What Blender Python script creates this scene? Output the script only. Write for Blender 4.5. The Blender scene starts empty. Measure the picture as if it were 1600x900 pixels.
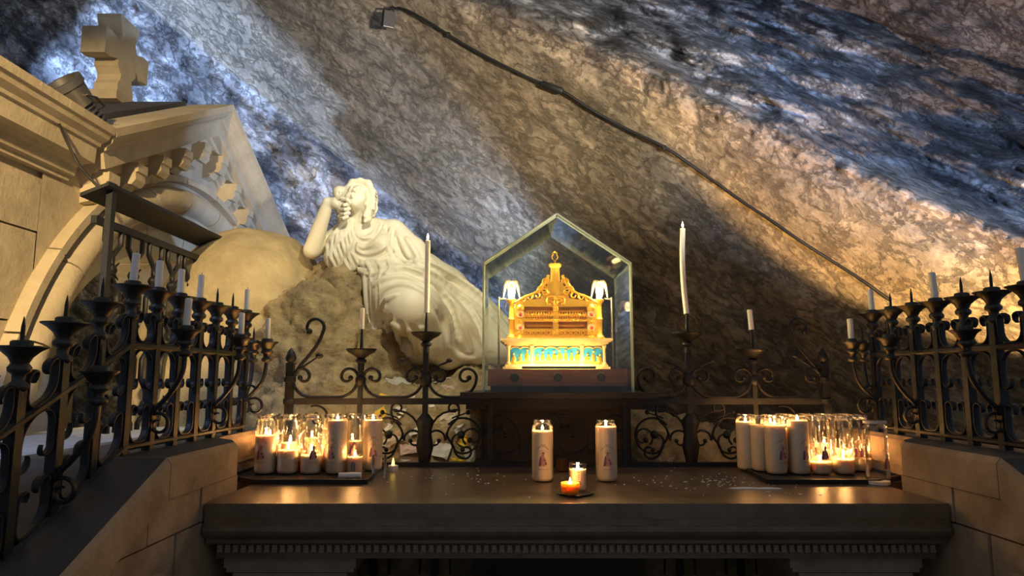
import bpy, bmesh, math, random
import numpy as np
from mathutils import Vector, Matrix

# ------------------------------------------------------------------ camera, world, lights, exposure
SC = bpy.context.scene
COL = SC.collection
FPX = 1070.0                      # focal length in pixels of the 1600 px wide frame
CX, CZ = -0.178, 1.393            # the viewer stands here, y = 0
PITCH = math.atan(140 / FPX)
CP, SP = math.cos(PITCH), math.sin(PITCH)

cam_data = bpy.data.cameras.new('camera')
cam_data.sensor_width = 36.0
cam_data.lens = 36.0 * FPX / 1600.0
cam_data.clip_start = 0.05
cam = bpy.data.objects.new('camera', cam_data)
COL.objects.link(cam)
cam.location = (CX, 0, CZ)
cam.rotation_euler = (math.pi / 2 + PITCH, 0, 0)
SC.camera = cam

SC.view_settings.view_transform = 'Standard'
SC.view_settings.look = 'None'
SC.view_settings.gamma = 1.0
SC.view_settings.use_curve_mapping = False
SC.view_settings.exposure = 0.68

world = bpy.data.worlds.new('cave_air')
SC.world = world
world.use_nodes = True
world.node_tree.nodes['Background'].inputs['Color'].default_value = (0.66, 0.72, 0.84, 1)
world.node_tree.nodes['Background'].inputs['Strength'].default_value = 0.14


def P(px, py, y):
    """World point at depth y that stands where the photograph shows (px, py)."""
    a, b = (px - 800) / FPX, (450 - py) / FPX
    dy = CP - b * SP
    return Vector((CX + a / dy * y, y, CZ + (SP + b * CP) / dy * y))


def spot(name, loc, target, energy, color, angle, blend=0.3, radius=0.05):
    d = bpy.data.lights.new(name, 'SPOT')
    d.energy, d.color, d.spot_size, d.spot_blend, d.shadow_soft_size = energy, color, math.radians(angle), blend, radius
    o = bpy.data.objects.new(name, d)
    COL.objects.link(o)
    o.location = loc
    o.rotation_euler = (Vector(target) - Vector(loc)).to_track_quat('-Z', 'Y').to_euler()
    return o


def point(name, loc, energy, color, radius=0.01, parent=None):
    d = bpy.data.lights.new(name, 'POINT')
    d.energy, d.color, d.shadow_soft_size = energy, color, radius
    o = bpy.data.objects.new(name, d)
    COL.objects.link(o)
    o.location = loc
    o.parent = parent
    return o


BLUE, WARM, AMBER, IVORY = (0.40, 0.58, 1.0), (1.0, 0.74, 0.42), (1.0, 0.58, 0.20), (1.0, 0.90, 0.62)
# cold floodlights on the cave wall, warm ones on the shrine, the slab and the statue
spot('cold_flood_wall', (-4.6, 3.45, 3.75), P(230, 230, 5.6), 680, (.38, .57, 1.0), 72, 0.35, 0.06)
spot('cold_flood_foot', (0.0, 4.05, 1.75), (-1.25, 5.2, 2.50), 110, (.36, .55, 1.0), 100, 0.6, 0.05)
spot('cold_flood_vault', (1.9, 0.9, 1.7), P(1380, 50, 3.8), 520, BLUE, 60, 0.9, 0.08)
spot('warm_flood_slab', (2.0, 2.0, 0.9), P(1700, 220, 2.75), 330, (1.0, .62, .24), 80.4, 0.12, 0.03)
spot('warm_flood_vault', (1.3, 0.5, 1.9), P(790, 60, 3.8), 640, (1.0, .90, .74), 50, 1.0, 0.08)
spot('ivory_flood_statue', P(640, 40, 2.65), P(590, 450, 3.5), 37, IVORY, 100, 0.7, 0.05)
spot('warm_flood_shrine', (-1.35, 0.3, 2.75), (-2.18, 3.0, 2.30), 330, (1.0, .72, .36), 41, 0.35, 0.04)
spot('cold_flood_bench', (-2.05, 0.5, 2.9), (-1.80, 2.4, 1.1), 70, BLUE, 42, 0.6, 0.08)
point('shrine_inner_fill', (CX - 3.0, 3.9, 2.0), 14, (1.0, .8, .45), .05)  # added unseen light, brightens the wall inside the arch

# ------------------------------------------------------------------ helpers
RNG = random.Random(7)


def put(o, label=None, cat=None, group=None, kind=None):
    if label: o['label'] = label
    if cat: o['category'] = cat
    if group: o['group'] = group
    if kind: o['kind'] = kind
    return o


def empty(name, loc, label=None, cat=None, group=None, kind=None, rz=0.0):
    o = bpy.data.objects.new(name, None)
    o.empty_display_size = 0.05
    COL.objects.link(o)
    o.location = loc
    o.rotation_euler = (0, 0, rz)
    return put(o, label, cat, group, kind)


def copy_tree(o, parent=None):
    c = o.copy()
    COL.objects.link(c)
    c.parent = parent
    for ch in list(o.children):
        copy_tree(ch, c)
    return c


class MB:
    """Collects shapes and links them as one mesh object."""

    def __init__(self):
        self.v, self.f, self.m, self.mi = [], [], [], 0

    def add(self, verts, faces):
        b = len(self.v)
        self.v.extend(tuple(x) for x in verts)
        self.f.extend(tuple(b + i for i in q) for q in faces)
        self.m.extend([self.mi] * len(faces))
        return self

    def box(self, c, s, R=None, taper=1.0):
        x, y, z = s[0] / 2, s[1] / 2, s[2] / 2
        vs = []
        for k in (-1, 1):
            t = 1.0 if k < 0 else taper
            vs += [(-x * t, -y * t, k * z), (x * t, -y * t, k * z), (x * t, y * t, k * z), (-x * t, y * t, k * z)]
        if R is not None:
            vs = [R @ Vector(p) for p in vs]
        vs = [(p[0] + c[0], p[1] + c[1], p[2] + c[2]) for p in vs]
        return self.add(vs, [(3, 2, 1, 0), (4, 5, 6, 7), (0, 1, 5, 4), (1, 2, 6, 5), (2, 3, 7, 6), (3, 0, 4, 7)])

    def bbox(self, lo, hi):
        return self.box([(a + b) / 2 for a, b in zip(lo, hi)], [b - a for a, b in zip(lo, hi)])

    def lathe(self, prof, c=(0, 0, 0), n=16, R=None, closed=False):
        vs, fs, k = [], [], len(prof)
        for r, z in prof:
            for i in range(n):
                a = 2 * math.pi * i / n
                p = Vector((r * math.cos(a), r * math.sin(a), z))
                if R is not None: p = R @ p
                vs.append((p[0] + c[0], p[1] + c[1], p[2] + c[2]))
        for j in range(k - 1):
            for i in range(n):
                i2 = (i + 1) % n
                fs.append((j * n + i, j * n + i2, (j + 1) * n + i2, (j + 1) * n + i))
        if not closed:
            if prof[0][0] > 1e-6: fs.append(tuple(range(n - 1, -1, -1)))
            if prof[-1][0] > 1e-6: fs.append(tuple((k - 1) * n + i for i in range(n)))
        return self.add(vs, fs)

    def tube(self, pts, r, n=6, flat=1.0):
        pts = [Vector(p) for p in pts]
        N = len(pts)
        rad = r if hasattr(r, '__len__') else [r] * N
        vs, fs, up = [], [], None
        for i, p in enumerate(pts):
            t = (pts[min(i + 1, N - 1)] - pts[max(i - 1, 0)]).normalized()
            if up is None:
                up = Vector((0, 0, 1)) if abs(t.z) < 0.9 else Vector((0, 1, 0))
            up = (up - t * up.dot(t)).normalized()
            s = t.cross(up)
            for k in range(n):
                a = 2 * math.pi * (k + 0.5) / n
                vs.append(p + up * (math.sin(a) * rad[i] * flat) + s * (math.cos(a) * rad[i]))
        for i in range(N - 1):
            for k in range(n):
                k2 = (k + 1) % n
                fs.append((i * n + k, i * n + k2, (i + 1) * n + k2, (i + 1) * n + k))
        fs.append(tuple(range(n - 1, -1, -1)))
        fs.append(tuple((N - 1) * n + k for k in range(n)))
        return self.add(vs, fs)

    def strap(self, pts, w, t, axis, ends=(1.0, 1.0)):
        """A flat bar of width w along axis and thickness t swept along pts, tapering to ends."""
        pts, axis = [Vector(p) for p in pts], Vector(axis).normalized()
        N, vs, fs = len(pts), [], []
        for i, p in enumerate(pts):
            d = (pts[min(i + 1, N - 1)] - pts[max(i - 1, 0)]).normalized()
            s = d.cross(axis).normalized()
            u = i / (N - 1)
            q = min(1.0, ends[0] + u * 4 * (1 - ends[0]), ends[1] + (1 - u) * 4 * (1 - ends[1]))
            a, b = axis * (w / 2 * q), s * (t / 2 * q)
            vs += [p - a * .55 - b, p + a * .55 - b, p + a - b * .4, p + a + b * .4, p + a * .55 + b, p - a * .55 + b, p - a + b * .4, p - a - b * .4]
        for i in range(N - 1):
            for k in range(8):
                k2 = (k + 1) % 8
                fs.append((i * 8 + k, i * 8 + k2, (i + 1) * 8 + k2, (i + 1) * 8 + k))
        fs.append(tuple(range(7, -1, -1)))
        fs.append(tuple((N - 1) * 8 + k for k in range(8)))
        return self.add(vs, fs)

    def ball(self, c, r, n=10, s=(1, 1, 1), R=None):
        m = max(4, n // 2)
        prof = [(max(1e-7, r * math.sin(math.pi * j / m)), -r * math.cos(math.pi * j / m)) for j in range(m + 1)]
        sub = MB().lathe(prof, n=n, closed=True)
        vs = [Vector((p[0] * s[0], p[1] * s[1], p[2] * s[2])) for p in sub.v]
        if R is not None: vs = [R @ p for p in vs]
        return self.add([(p[0] + c[0], p[1] + c[1], p[2] + c[2]) for p in vs], sub.f)

    def prism(self, poly, mapf, d0, d1):
        """A polygon (a, b) extruded from d0 to d1; mapf(a, b, d) gives the point."""
        n = len(poly)
        vs = [mapf(a, b, d0) for a, b in poly] + [mapf(a, b, d1) for a, b in poly]
        fs = [tuple(range(n - 1, -1, -1)), tuple(range(n, 2 * n))]
        fs += [(i, (i + 1) % n, n + (i + 1) % n, n + i) for i in range(n)]
        return self.add(vs, fs)

    def sweep(self, path, prof, frame):
        """prof: list of (u, w); frame(i) -> origin, U, W for path index i."""
        k, vs, fs = len(prof), [], []
        for i in range(len(path)):
            o, U, W = frame(i)
            vs += [o + U * u + W * w for u, w in prof]
        for i in range(len(path) - 1):
            for j in range(k):
                j2 = (j + 1) % k
                fs.append((i * k + j, i * k + j2, (i + 1) * k + j2, (i + 1) * k + j))
        fs.append(tuple(range(k - 1, -1, -1)))
        fs.append(tuple((len(path) - 1) * k + j for j in range(k)))
        return self.add(vs, fs)

    def mesh(self, name, mats, org=(0, 0, 0), smooth=None):
        me = bpy.data.meshes.new(name)
        me.from_pydata([(p[0] - org[0], p[1] - org[1], p[2] - org[2]) for p in self.v], [], self.f)
        for m in (mats if isinstance(mats, (list, tuple)) else [mats]):
            me.materials.append(m)
        if any(self.m):
            me.polygons.foreach_set('material_index', self.m)
        bm = bmesh.new()
        bm.from_mesh(me)
        bmesh.ops.recalc_face_normals(bm, faces=bm.faces)
        bm.to_mesh(me)
        bm.free()
        if smooth is not None:
            me.shade_smooth()
            me.set_sharp_from_angle(angle=math.radians(smooth))
        return me

    def build(self, name, mats, parent=None, org=(0, 0, 0), smooth=None):
        return link(name, self.mesh(name, mats, org, smooth), parent)


def link(name, me, parent=None, loc=None):
    o = bpy.data.objects.new(name, me)
    COL.objects.link(o)
    o.parent = parent
    if loc is not None: o.location = loc
    return o


def arcs(p, ang, segs, step=0.006):
    """A 2-D path from p, heading ang degrees: ('l', length) is straight, (radius, degrees) turns."""
    x, y, a = p[0], p[1], math.radians(ang)
    out = [(x, y)]
    for r, d in segs:
        if r == 'l':
            n = max(1, int(d / 0.03))
            for _ in range(n):
                x += math.cos(a) * d / n
                y += math.sin(a) * d / n
                out.append((x, y))
        else:
            t = math.radians(d)
            n = max(3, int(abs(d) / 15))
            for _ in range(n):
                da = t / n
                ln = 2 * r * math.sin(abs(da) / 2)
                a += da / 2
                x += math.cos(a) * ln
                y += math.sin(a) * ln
                a += da / 2
                out.append((x, y))
    return out


def grad_noise(p, seed=0):
    """Vectorised 3-D gradient noise, about -1..1, at the points p (n x 3)."""
    p = np.asarray(p, dtype=np.float64)
    i = np.floor(p).astype(np.int64)
    f = p - i
    u = f * f * f * (f * (f * 6 - 15) + 10)

    def g(dx, dy, dz):
        h = (i[:, 0] + dx) * 374761393 + (i[:, 1] + dy) * 668265263 + (i[:, 2] + dz) * 2147483647 + seed * 974634777
        h = (h ^ (h >> 13)) * 1274126177 & 0x7fffffff
        h = (h ^ (h >> 16)) & 0xffff
        a, b = (h & 255) * (2 * math.pi / 256), (h >> 8) / 127.5 - 1
        s = np.sqrt(np.maximum(0, 1 - b * b))
        return np.cos(a) * s * (f[:, 0] - dx) + np.sin(a) * s * (f[:, 1] - dy) + b * (f[:, 2] - dz)

    def mix(a, b, t): return a + (b - a) * t
    x0 = mix(mix(g(0, 0, 0), g(1, 0, 0), u[:, 0]), mix(g(0, 1, 0), g(1, 1, 0), u[:, 0]), u[:, 1])
    x1 = mix(mix(g(0, 0, 1), g(1, 0, 1), u[:, 0]), mix(g(0, 1, 1), g(1, 1, 1), u[:, 0]), u[:, 1])
    return mix(x0, x1, u[:, 2]) * 1.5


def fbm(p, octaves=4, seed=0, gain=0.5, ridged=False):
    p = np.asarray(p, dtype=np.float64)
    tot, amp, out = 0.0, 1.0, 0.0
    for k in range(octaves):
        n = grad_noise(p * 2.03 ** k + 17.3 * k, seed + k)
        out = out + amp * ((1 - 2 * np.abs(n)) if ridged else n)
        tot += amp
        amp *= gain
    return out / tot


def chunks(p, seed=0):
    """Broken-rock pattern: each point takes the nearest of many tilted bowls; returns the bowl's height and a random number of its own."""
    p = np.asarray(p, dtype=np.float64)
    base = np.floor(p).astype(np.int64)
    best, own = np.full(len(p), 1e9), np.zeros(len(p))
    for o in np.ndindex(3, 3, 3):
        c = base + np.array(o) - 1
        h = (c[:, 0] * 374761393 + c[:, 1] * 668265263 + c[:, 2] * 1442695041 + seed * 974634777) & 0x7fffffff
        r = []
        for k in range(7):
            h = ((h ^ (h >> 15)) * 668265263 + 374761393 * (k + 1)) & 0x7fffffff
            r.append((h >> 8 & 0xffff) / 65535.0)
        d = p - (c + np.stack(r[:3], axis=1))
        q = (d * d).sum(axis=1) + .8 * (d * (np.stack(r[3:6], axis=1) - .5)).sum(axis=1) * 2 + .35 * r[6]
        m = q < best
        best[m], own[m] = q[m], r[6][m]
    return best, own


class Field:
    """A signed distance field on a grid, sculpted with smooth unions, turned into a quad mesh."""

    def __init__(self, lo, hi, h):
        self.lo, self.h = np.array(lo, float), h
        self.n = np.ceil((np.array(hi) - self.lo) / h).astype(int) + 1
        self.a = np.full(self.n, 0.25, dtype=np.float32)

    def _box(self, lo, hi, pad):
        i0 = np.maximum(0, np.floor((np.minimum(lo, hi) - pad - self.lo) / self.h).astype(int))
        i1 = np.minimum(self.n, np.ceil((np.maximum(lo, hi) + pad - self.lo) / self.h).astype(int) + 1)
        if (i1 <= i0).any(): return None
        s = tuple(slice(a, b) for a, b in zip(i0, i1))
        g = [(self.lo[k] + self.h * np.arange(i0[k], i1[k])).astype(np.float32) for k in range(3)]
        return s, g[0][:, None, None], g[1][None, :, None], g[2][None, None, :]

    def _join(self, s, d, k, cut):
        a = self.a[s]
        if cut:
            h = np.clip(0.5 - 0.5 * (a + d) / k, 0, 1)
            self.a[s] = a + (-d - a) * h + k * h * (1 - h)
        else:
            h = np.clip(0.5 + 0.5 * (a - d) / k, 0, 1)
            self.a[s] = a + (d - a) * h - k * h * (1 - h)

    def cap(self, a, b, ra, rb, k=0.02, cut=False):
        a, b = np.array(a, float), np.array(b, float)
        r = max(ra, rb)
        got = self._box(np.minimum(a, b) - r, np.maximum(a, b) + r, k + 4 * self.h)
        if got is None: return
        s, x, y, z = got
        v = b - a
        L = max(1e-9, float(v @ v))
        t = np.clip(((x - a[0]) * v[0] + (y - a[1]) * v[1] + (z - a[2]) * v[2]) / L, 0, 1)
        d = np.sqrt((x - a[0] - t * v[0]) ** 2 + (y - a[1] - t * v[1]) ** 2 + (z - a[2] - t * v[2]) ** 2) - (ra + (rb - ra) * t)
        self._join(s, d.astype(np.float32), k, cut)

    def chain(self, pts, rads, k=0.02, cut=False):
        for i in range(len(pts) - 1):
            self.cap(pts[i], pts[i + 1], rads[i], rads[i + 1], k, cut)

    def ell(self, c, r, M=None, k=0.02, cut=False):
        c, r = np.array(c, float), np.array(r, float)
        got = self._box(c - r.max(), c + r.max(), k + 4 * self.h)
        if got is None: return
        s, x, y, z = got
        q = (x - c[0], y - c[1], z - c[2])
        if M is not None:
            q = [M[i][0] * q[0] + M[i][1] * q[1] + M[i][2] * q[2] for i in range(3)]
        k0 = np.sqrt((q[0] / r[0]) ** 2 + (q[1] / r[1]) ** 2 + (q[2] / r[2]) ** 2)
        k1 = np.sqrt((q[0] / r[0] ** 2) ** 2 + (q[1] / r[1] ** 2) ** 2 + (q[2] / r[2] ** 2) ** 2)
        d = k0 * (k0 - 1) / np.maximum(k1, 1e-6)
        self._join(s, d.astype(np.float32), k, cut)

    def first_hit(self, px, py, y0, y1):
        """Depth y at which the sight line through (px, py) first meets the sculpture, else None."""
        for y in np.arange(y0, y1, self.h * 0.7):
            p = np.array(P(px, py, y))
            i = np.round((p - self.lo) / self.h).astype(int)
            if (i >= 0).all() and (i < self.n).all() and self.a[tuple(i)] < 0:
                return y
        return None

    def polygonise(self):
        a, n = self.a, self.n
        for k in range(3):                                 # close the surface at the edge of the grid
            for e in (0, -1):
                a[tuple(e if j == k else slice(None) for j in range(3))] = self.h
        c = [slice(0, -1), slice(1, None)]
        ins = a < 0
        cnt = np.zeros(n - 1, dtype=np.int8)
        for i in c:
            for j in c:
                for k in c:
                    cnt += ins[i, j, k]
        act = np.argwhere((cnt > 0) & (cnt < 8))
        ident = np.full(n - 1, -1, dtype=np.int64)
        ident[tuple(act.T)] = np.arange(len(act))
        acc, num = np.zeros((len(act), 3)), np.zeros(len(act))
        E = [((0, 0, 0), (1, 0, 0)), ((0, 1, 0), (1, 1, 0)), ((0, 0, 1), (1, 0, 1)), ((0, 1, 1), (1, 1, 1)),
             ((0, 0, 0), (0, 1, 0)), ((1, 0, 0), (1, 1, 0)), ((0, 0, 1), (0, 1, 1)), ((1, 0, 1), (1, 1, 1)),
             ((0, 0, 0), (0, 0, 1)), ((1, 0, 0), (1, 0, 1)), ((0, 1, 0), (0, 1, 1)), ((1, 1, 0), (1, 1, 1))]
        for e0, e1 in E:
            e0, e1 = np.array(e0), np.array(e1)
            v0, v1 = a[tuple((act + e0).T)], a[tuple((act + e1).T)]
            m = (v0 < 0) != (v1 < 0)
            t = np.where(m, v0 / np.where(m, v0 - v1, 1), 0)
            acc += np.where(m[:, None], e0 + (e1 - e0) * t[:, None], 0)
            num += m
        verts = self.lo + (act + acc / num[:, None]) * self.h
        quads = []
        for ax in range(3):
            s0, s1 = [slice(1, -1)] * 3, [slice(1, -1)] * 3
            s0[ax], s1[ax] = slice(0, -1), slice(1, None)
            f = ins[tuple(s0)] != ins[tuple(s1)]
            idx = np.argwhere(f)
            off = np.ones(3, dtype=int)
            off[ax] = 0
            idx = idx + off
            u, w = (ax + 1) % 3, (ax + 2) % 3
            du, dw = np.zeros(3, int), np.zeros(3, int)
            du[u], dw[w] = 1, 1
            q = np.stack([ident[tuple((idx - du - dw).T)], ident[tuple((idx - dw).T)], ident[tuple(idx.T)], ident[tuple((idx - du).T)]], axis=1)
            flip = ~ins[tuple(idx.T)]
            q[flip] = q[flip][:, ::-1]
            quads.append(q)
        q = np.concatenate(quads)
        return verts, q[(q >= 0).all(axis=1)]


def grid_mesh(name, verts, quads, mats, colors=None, smooth=True, extra=None):
    me = bpy.data.meshes.new(name)
    nv, nq = len(verts), len(quads)
    me.vertices.add(nv)
    me.vertices.foreach_set('co', np.asarray(verts, dtype=np.float32).ravel())
    me.loops.add(nq * 4)
    me.loops.foreach_set('vertex_index', np.asarray(quads, dtype=np.int32).ravel())
    me.polygons.add(nq)
    me.polygons.foreach_set('loop_start', np.arange(0, nq * 4, 4, dtype=np.int32))
    me.update(calc_edges=True)
    me.validate()
    for m in (mats if isinstance(mats, (list, tuple)) else [mats]):
        me.materials.append(m)
    if colors is not None:
        at = me.color_attributes.new('rock_colour', 'FLOAT_COLOR', 'POINT')
        c = np.ones((nv, 4), dtype=np.float32)
        c[:, :colors.shape[1]] = colors
        at.data.foreach_set('color', c.ravel())
    if smooth: me.shade_smooth()
    return me


def displaced(verts, quads, amount):
    """Move verts along their normals by amount (n)."""
    p = verts[quads]
    nn = np.cross(p[:, 2] - p[:, 0], p[:, 3] - p[:, 1])
    N = np.zeros_like(verts)
    for k in range(4): np.add.at(N, quads[:, k], nn)
    N /= np.maximum(1e-12, np.linalg.norm(N, axis=1))[:, None]
    return verts + N * amount[:, None]


# ------------------------------------------------------------------ materials
_e = (P(1110, 620, 4.7) - P(270, 0, 5.3)).normalized()   # the dip of the rock, along the foot of the slab
_u = Vector((0, 0, 1)) - _e * _e.z
_u.normalize()
DIP = Matrix((_e, _u.cross(_e), _u)).to_euler()
def material(name, color, rough=0.6, metal=0.0, spec=0.5, var=None, var_scale=8.0, bump=0.0, bump_scale=30.0, attr=False, sss=0.0,
             emit=None, emit_strength=0.0, detail=6.0, stretch=None, var_amt=1.0, coat=0.0, turn=False, sss_scale=.012):
    m = bpy.data.materials.new(name)
    m.use_nodes = True
    nt = m.node_tree
    b = nt.nodes['Principled BSDF']
    L = nt.links.new
    b.inputs['Base Color'].default_value = (*color, 1)
    b.inputs['Roughness'].default_value = rough
    b.inputs['Metallic'].default_value = metal
    b.inputs['Specular IOR Level'].default_value = spec
    if coat:
        b.inputs['Coat Weight'].default_value = coat
        b.inputs['Coat Roughness'].default_value = 0.15
    if sss:
        b.inputs['Subsurface Weight'].default_value = sss
        b.inputs['Subsurface Radius'].default_value = (1.0, 0.7, 0.45)
        b.inputs['Subsurface Scale'].default_value = sss_scale
    if emit:
        b.inputs['Emission Color'].default_value = (*emit, 1)
        b.inputs['Emission Strength'].default_value = emit_strength
    vec = None
    if var is not None or bump or attr:
        tc = nt.nodes.new('ShaderNodeTexCoord')
        mp = nt.nodes.new('ShaderNodeMapping')
        L(tc.outputs['Object'], mp.inputs['Vector'])
        if turn:                                           # lay the grain along the dip of the rock
            vr = nt.nodes.new('ShaderNodeMapping')
            vr.inputs['Rotation'].default_value = DIP
            L(tc.outputs['Object'], vr.inputs['Vector'])
            L(vr.outputs['Vector'], mp.inputs['Vector'])
        if stretch: mp.inputs['Scale'].default_value = stretch
        vec = mp.outputs['Vector']
    src = None
    if attr:
        at = nt.nodes.new('ShaderNodeVertexColor')
        at.layer_name = 'rock_colour'
        src = at.outputs['Color']
    if var is not None:
        nz = nt.nodes.new('ShaderNodeTexNoise')
        nz.inputs['Scale'].default_value = var_scale
        nz.inputs['Detail'].default_value = detail
        nz.inputs['Roughness'].default_value = 0.65
        L(vec, nz.inputs['Vector'])
        rp = nt.nodes.new('ShaderNodeValToRGB')
        rp.color_ramp.elements[0].position, rp.color_ramp.elements[1].position = 0.35, 0.68
        L(nz.outputs['Fac'], rp.inputs['Fac'])
        mx = nt.nodes.new('ShaderNodeMix')
        mx.data_type = 'RGBA'
        if attr:
            mx.blend_type = 'MULTIPLY'
            mx.inputs['Factor'].default_value = var_amt
            rp.color_ramp.elements[0].color = (*var, 1)
            rp.color_ramp.elements[1].color = (1.15, 1.15, 1.15, 1)
            L(src, mx.inputs['A'])
            L(rp.outputs['Color'], mx.inputs['B'])
        else:
            mx.inputs['A'].default_value = (*color, 1)
            mx.inputs['B'].default_value = (*var, 1)
            L(rp.outputs['Color'], mx.inputs['Factor'])
        src = mx.outputs['Result']
    if src is not None:
        L(src, b.inputs['Base Color'])
    if turn:                                               # fine dark fissures and the relief that goes with them
        fz = nt.nodes.new('ShaderNodeTexNoise')
        fz.inputs['Scale'].default_value, fz.inputs['Detail'].default_value, fz.inputs['Roughness'].default_value, fz.inputs['Distortion'].default_value = 8.5, 10.0, .68, .25
        L(vec, fz.inputs['Vector'])
        f1, f2 = nt.nodes.new('ShaderNodeMath'), nt.nodes.new('ShaderNodeMath')
        f1.operation, f2.operation = 'SUBTRACT', 'ABSOLUTE'
        f1.inputs[1].default_value = .5
        L(fz.outputs['Fac'], f1.inputs[0])
        L(f1.outputs[0], f2.inputs[0])
        fr = nt.nodes.new('ShaderNodeValToRGB')
        fr.color_ramp.elements[0].position, fr.color_ramp.elements[1].position = 0.0, .038
        fr.color_ramp.elements[0].color, fr.color_ramp.elements[1].color = (.38, .36, .35, 1), (1, 1, 1, 1)
        L(f2.outputs[0], fr.inputs['Fac'])
        fm = nt.nodes.new('ShaderNodeMix')
        fm.data_type, fm.blend_type = 'RGBA', 'MULTIPLY'
        fa = nt.nodes.new('ShaderNodeMath')                 # alpha: how smooth the rock is here
        fa.operation = 'MULTIPLY_ADD'
        fa.inputs[1].default_value, fa.inputs[2].default_value = -.40, .52
        L(at.outputs['Alpha'], fa.inputs[0])
        L(fa.outputs[0], fm.inputs['Factor'])
        L(src, fm.inputs['A'])
        L(fr.outputs['Color'], fm.inputs['B'])
        L(fm.outputs['Result'], b.inputs['Base Color'])
    if bump:
        nb = nt.nodes.new('ShaderNodeTexNoise')
        nb.inputs['Scale'].default_value = bump_scale
        nb.inputs['Detail'].default_value = 8.0
        nb.inputs['Roughness'].default_value = 0.7
        L(vec, nb.inputs['Vector'])
        bp = nt.nodes.new('ShaderNodeBump')
        bp.inputs['Strength'].default_value = 1.0
        bp.inputs['Distance'].default_value = bump
        if turn:
            ad = nt.nodes.new('ShaderNodeMath')
            ad.operation = 'MULTIPLY_ADD'
            ad.inputs[1].default_value = .6
            L(fr.outputs['Color'], ad.inputs[0])
            L(nb.outputs['Fac'], ad.inputs[2])
            L(ad.outputs[0], bp.inputs['Height'])
        else:
            L(nb.outputs['Fac'], bp.inputs['Height'])
        L(bp.outputs['Normal'], b.inputs['Normal'])
    return m


def clear_glass(name, tint=(1, 1, 1), gloss=0.9, fac=0.045, rough=0.02):
    """Thin clear glass: lets light straight through and mirrors by Fresnel."""
    m = bpy.data.materials.new(name)
    m.use_nodes = True
    nt = m.node_tree
    nt.nodes.remove(nt.nodes['Principled BSDF'])
    out = nt.nodes['Material Output']
    tr, gl, mx = nt.nodes.new('ShaderNodeBsdfTransparent'), nt.nodes.new('ShaderNodeBsdfGlossy'), nt.nodes.new('ShaderNodeMixShader')
    fr, ad = nt.nodes.new('ShaderNodeFresnel'), nt.nodes.new('ShaderNodeMath')
    fr.inputs['IOR'].default_value = 1.45
    ad.operation = 'MULTIPLY_ADD'
    ad.inputs[1].default_value = 0.75
    ad.inputs[2].default_value = fac * 0.3
    tr.inputs['Color'].default_value = (*tint, 1)
    gl.inputs['Color'].default_value = (gloss, gloss, gloss, 1)
    gl.inputs['Roughness'].default_value = rough
    L = nt.links.new
    L(fr.outputs[0], ad.inputs[0])
    L(ad.outputs[0], mx.inputs['Fac'])
    L(tr.outputs[0], mx.inputs[1])
    L(gl.outputs[0], mx.inputs[2])
    L(mx.outputs[0], out.inputs['Surface'])
    return m


def glow(name, color, strength):
    m = bpy.data.materials.new(name)
    m.use_nodes = True
    nt = m.node_tree
    nt.nodes.remove(nt.nodes['Principled BSDF'])
    e = nt.nodes.new('ShaderNodeEmission')
    e.inputs['Color'].default_value = (*color, 1)
    e.inputs['Strength'].default_value = strength
    nt.links.new(e.outputs[0], nt.nodes['Material Output'].inputs['Surface'])
    return m


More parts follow.
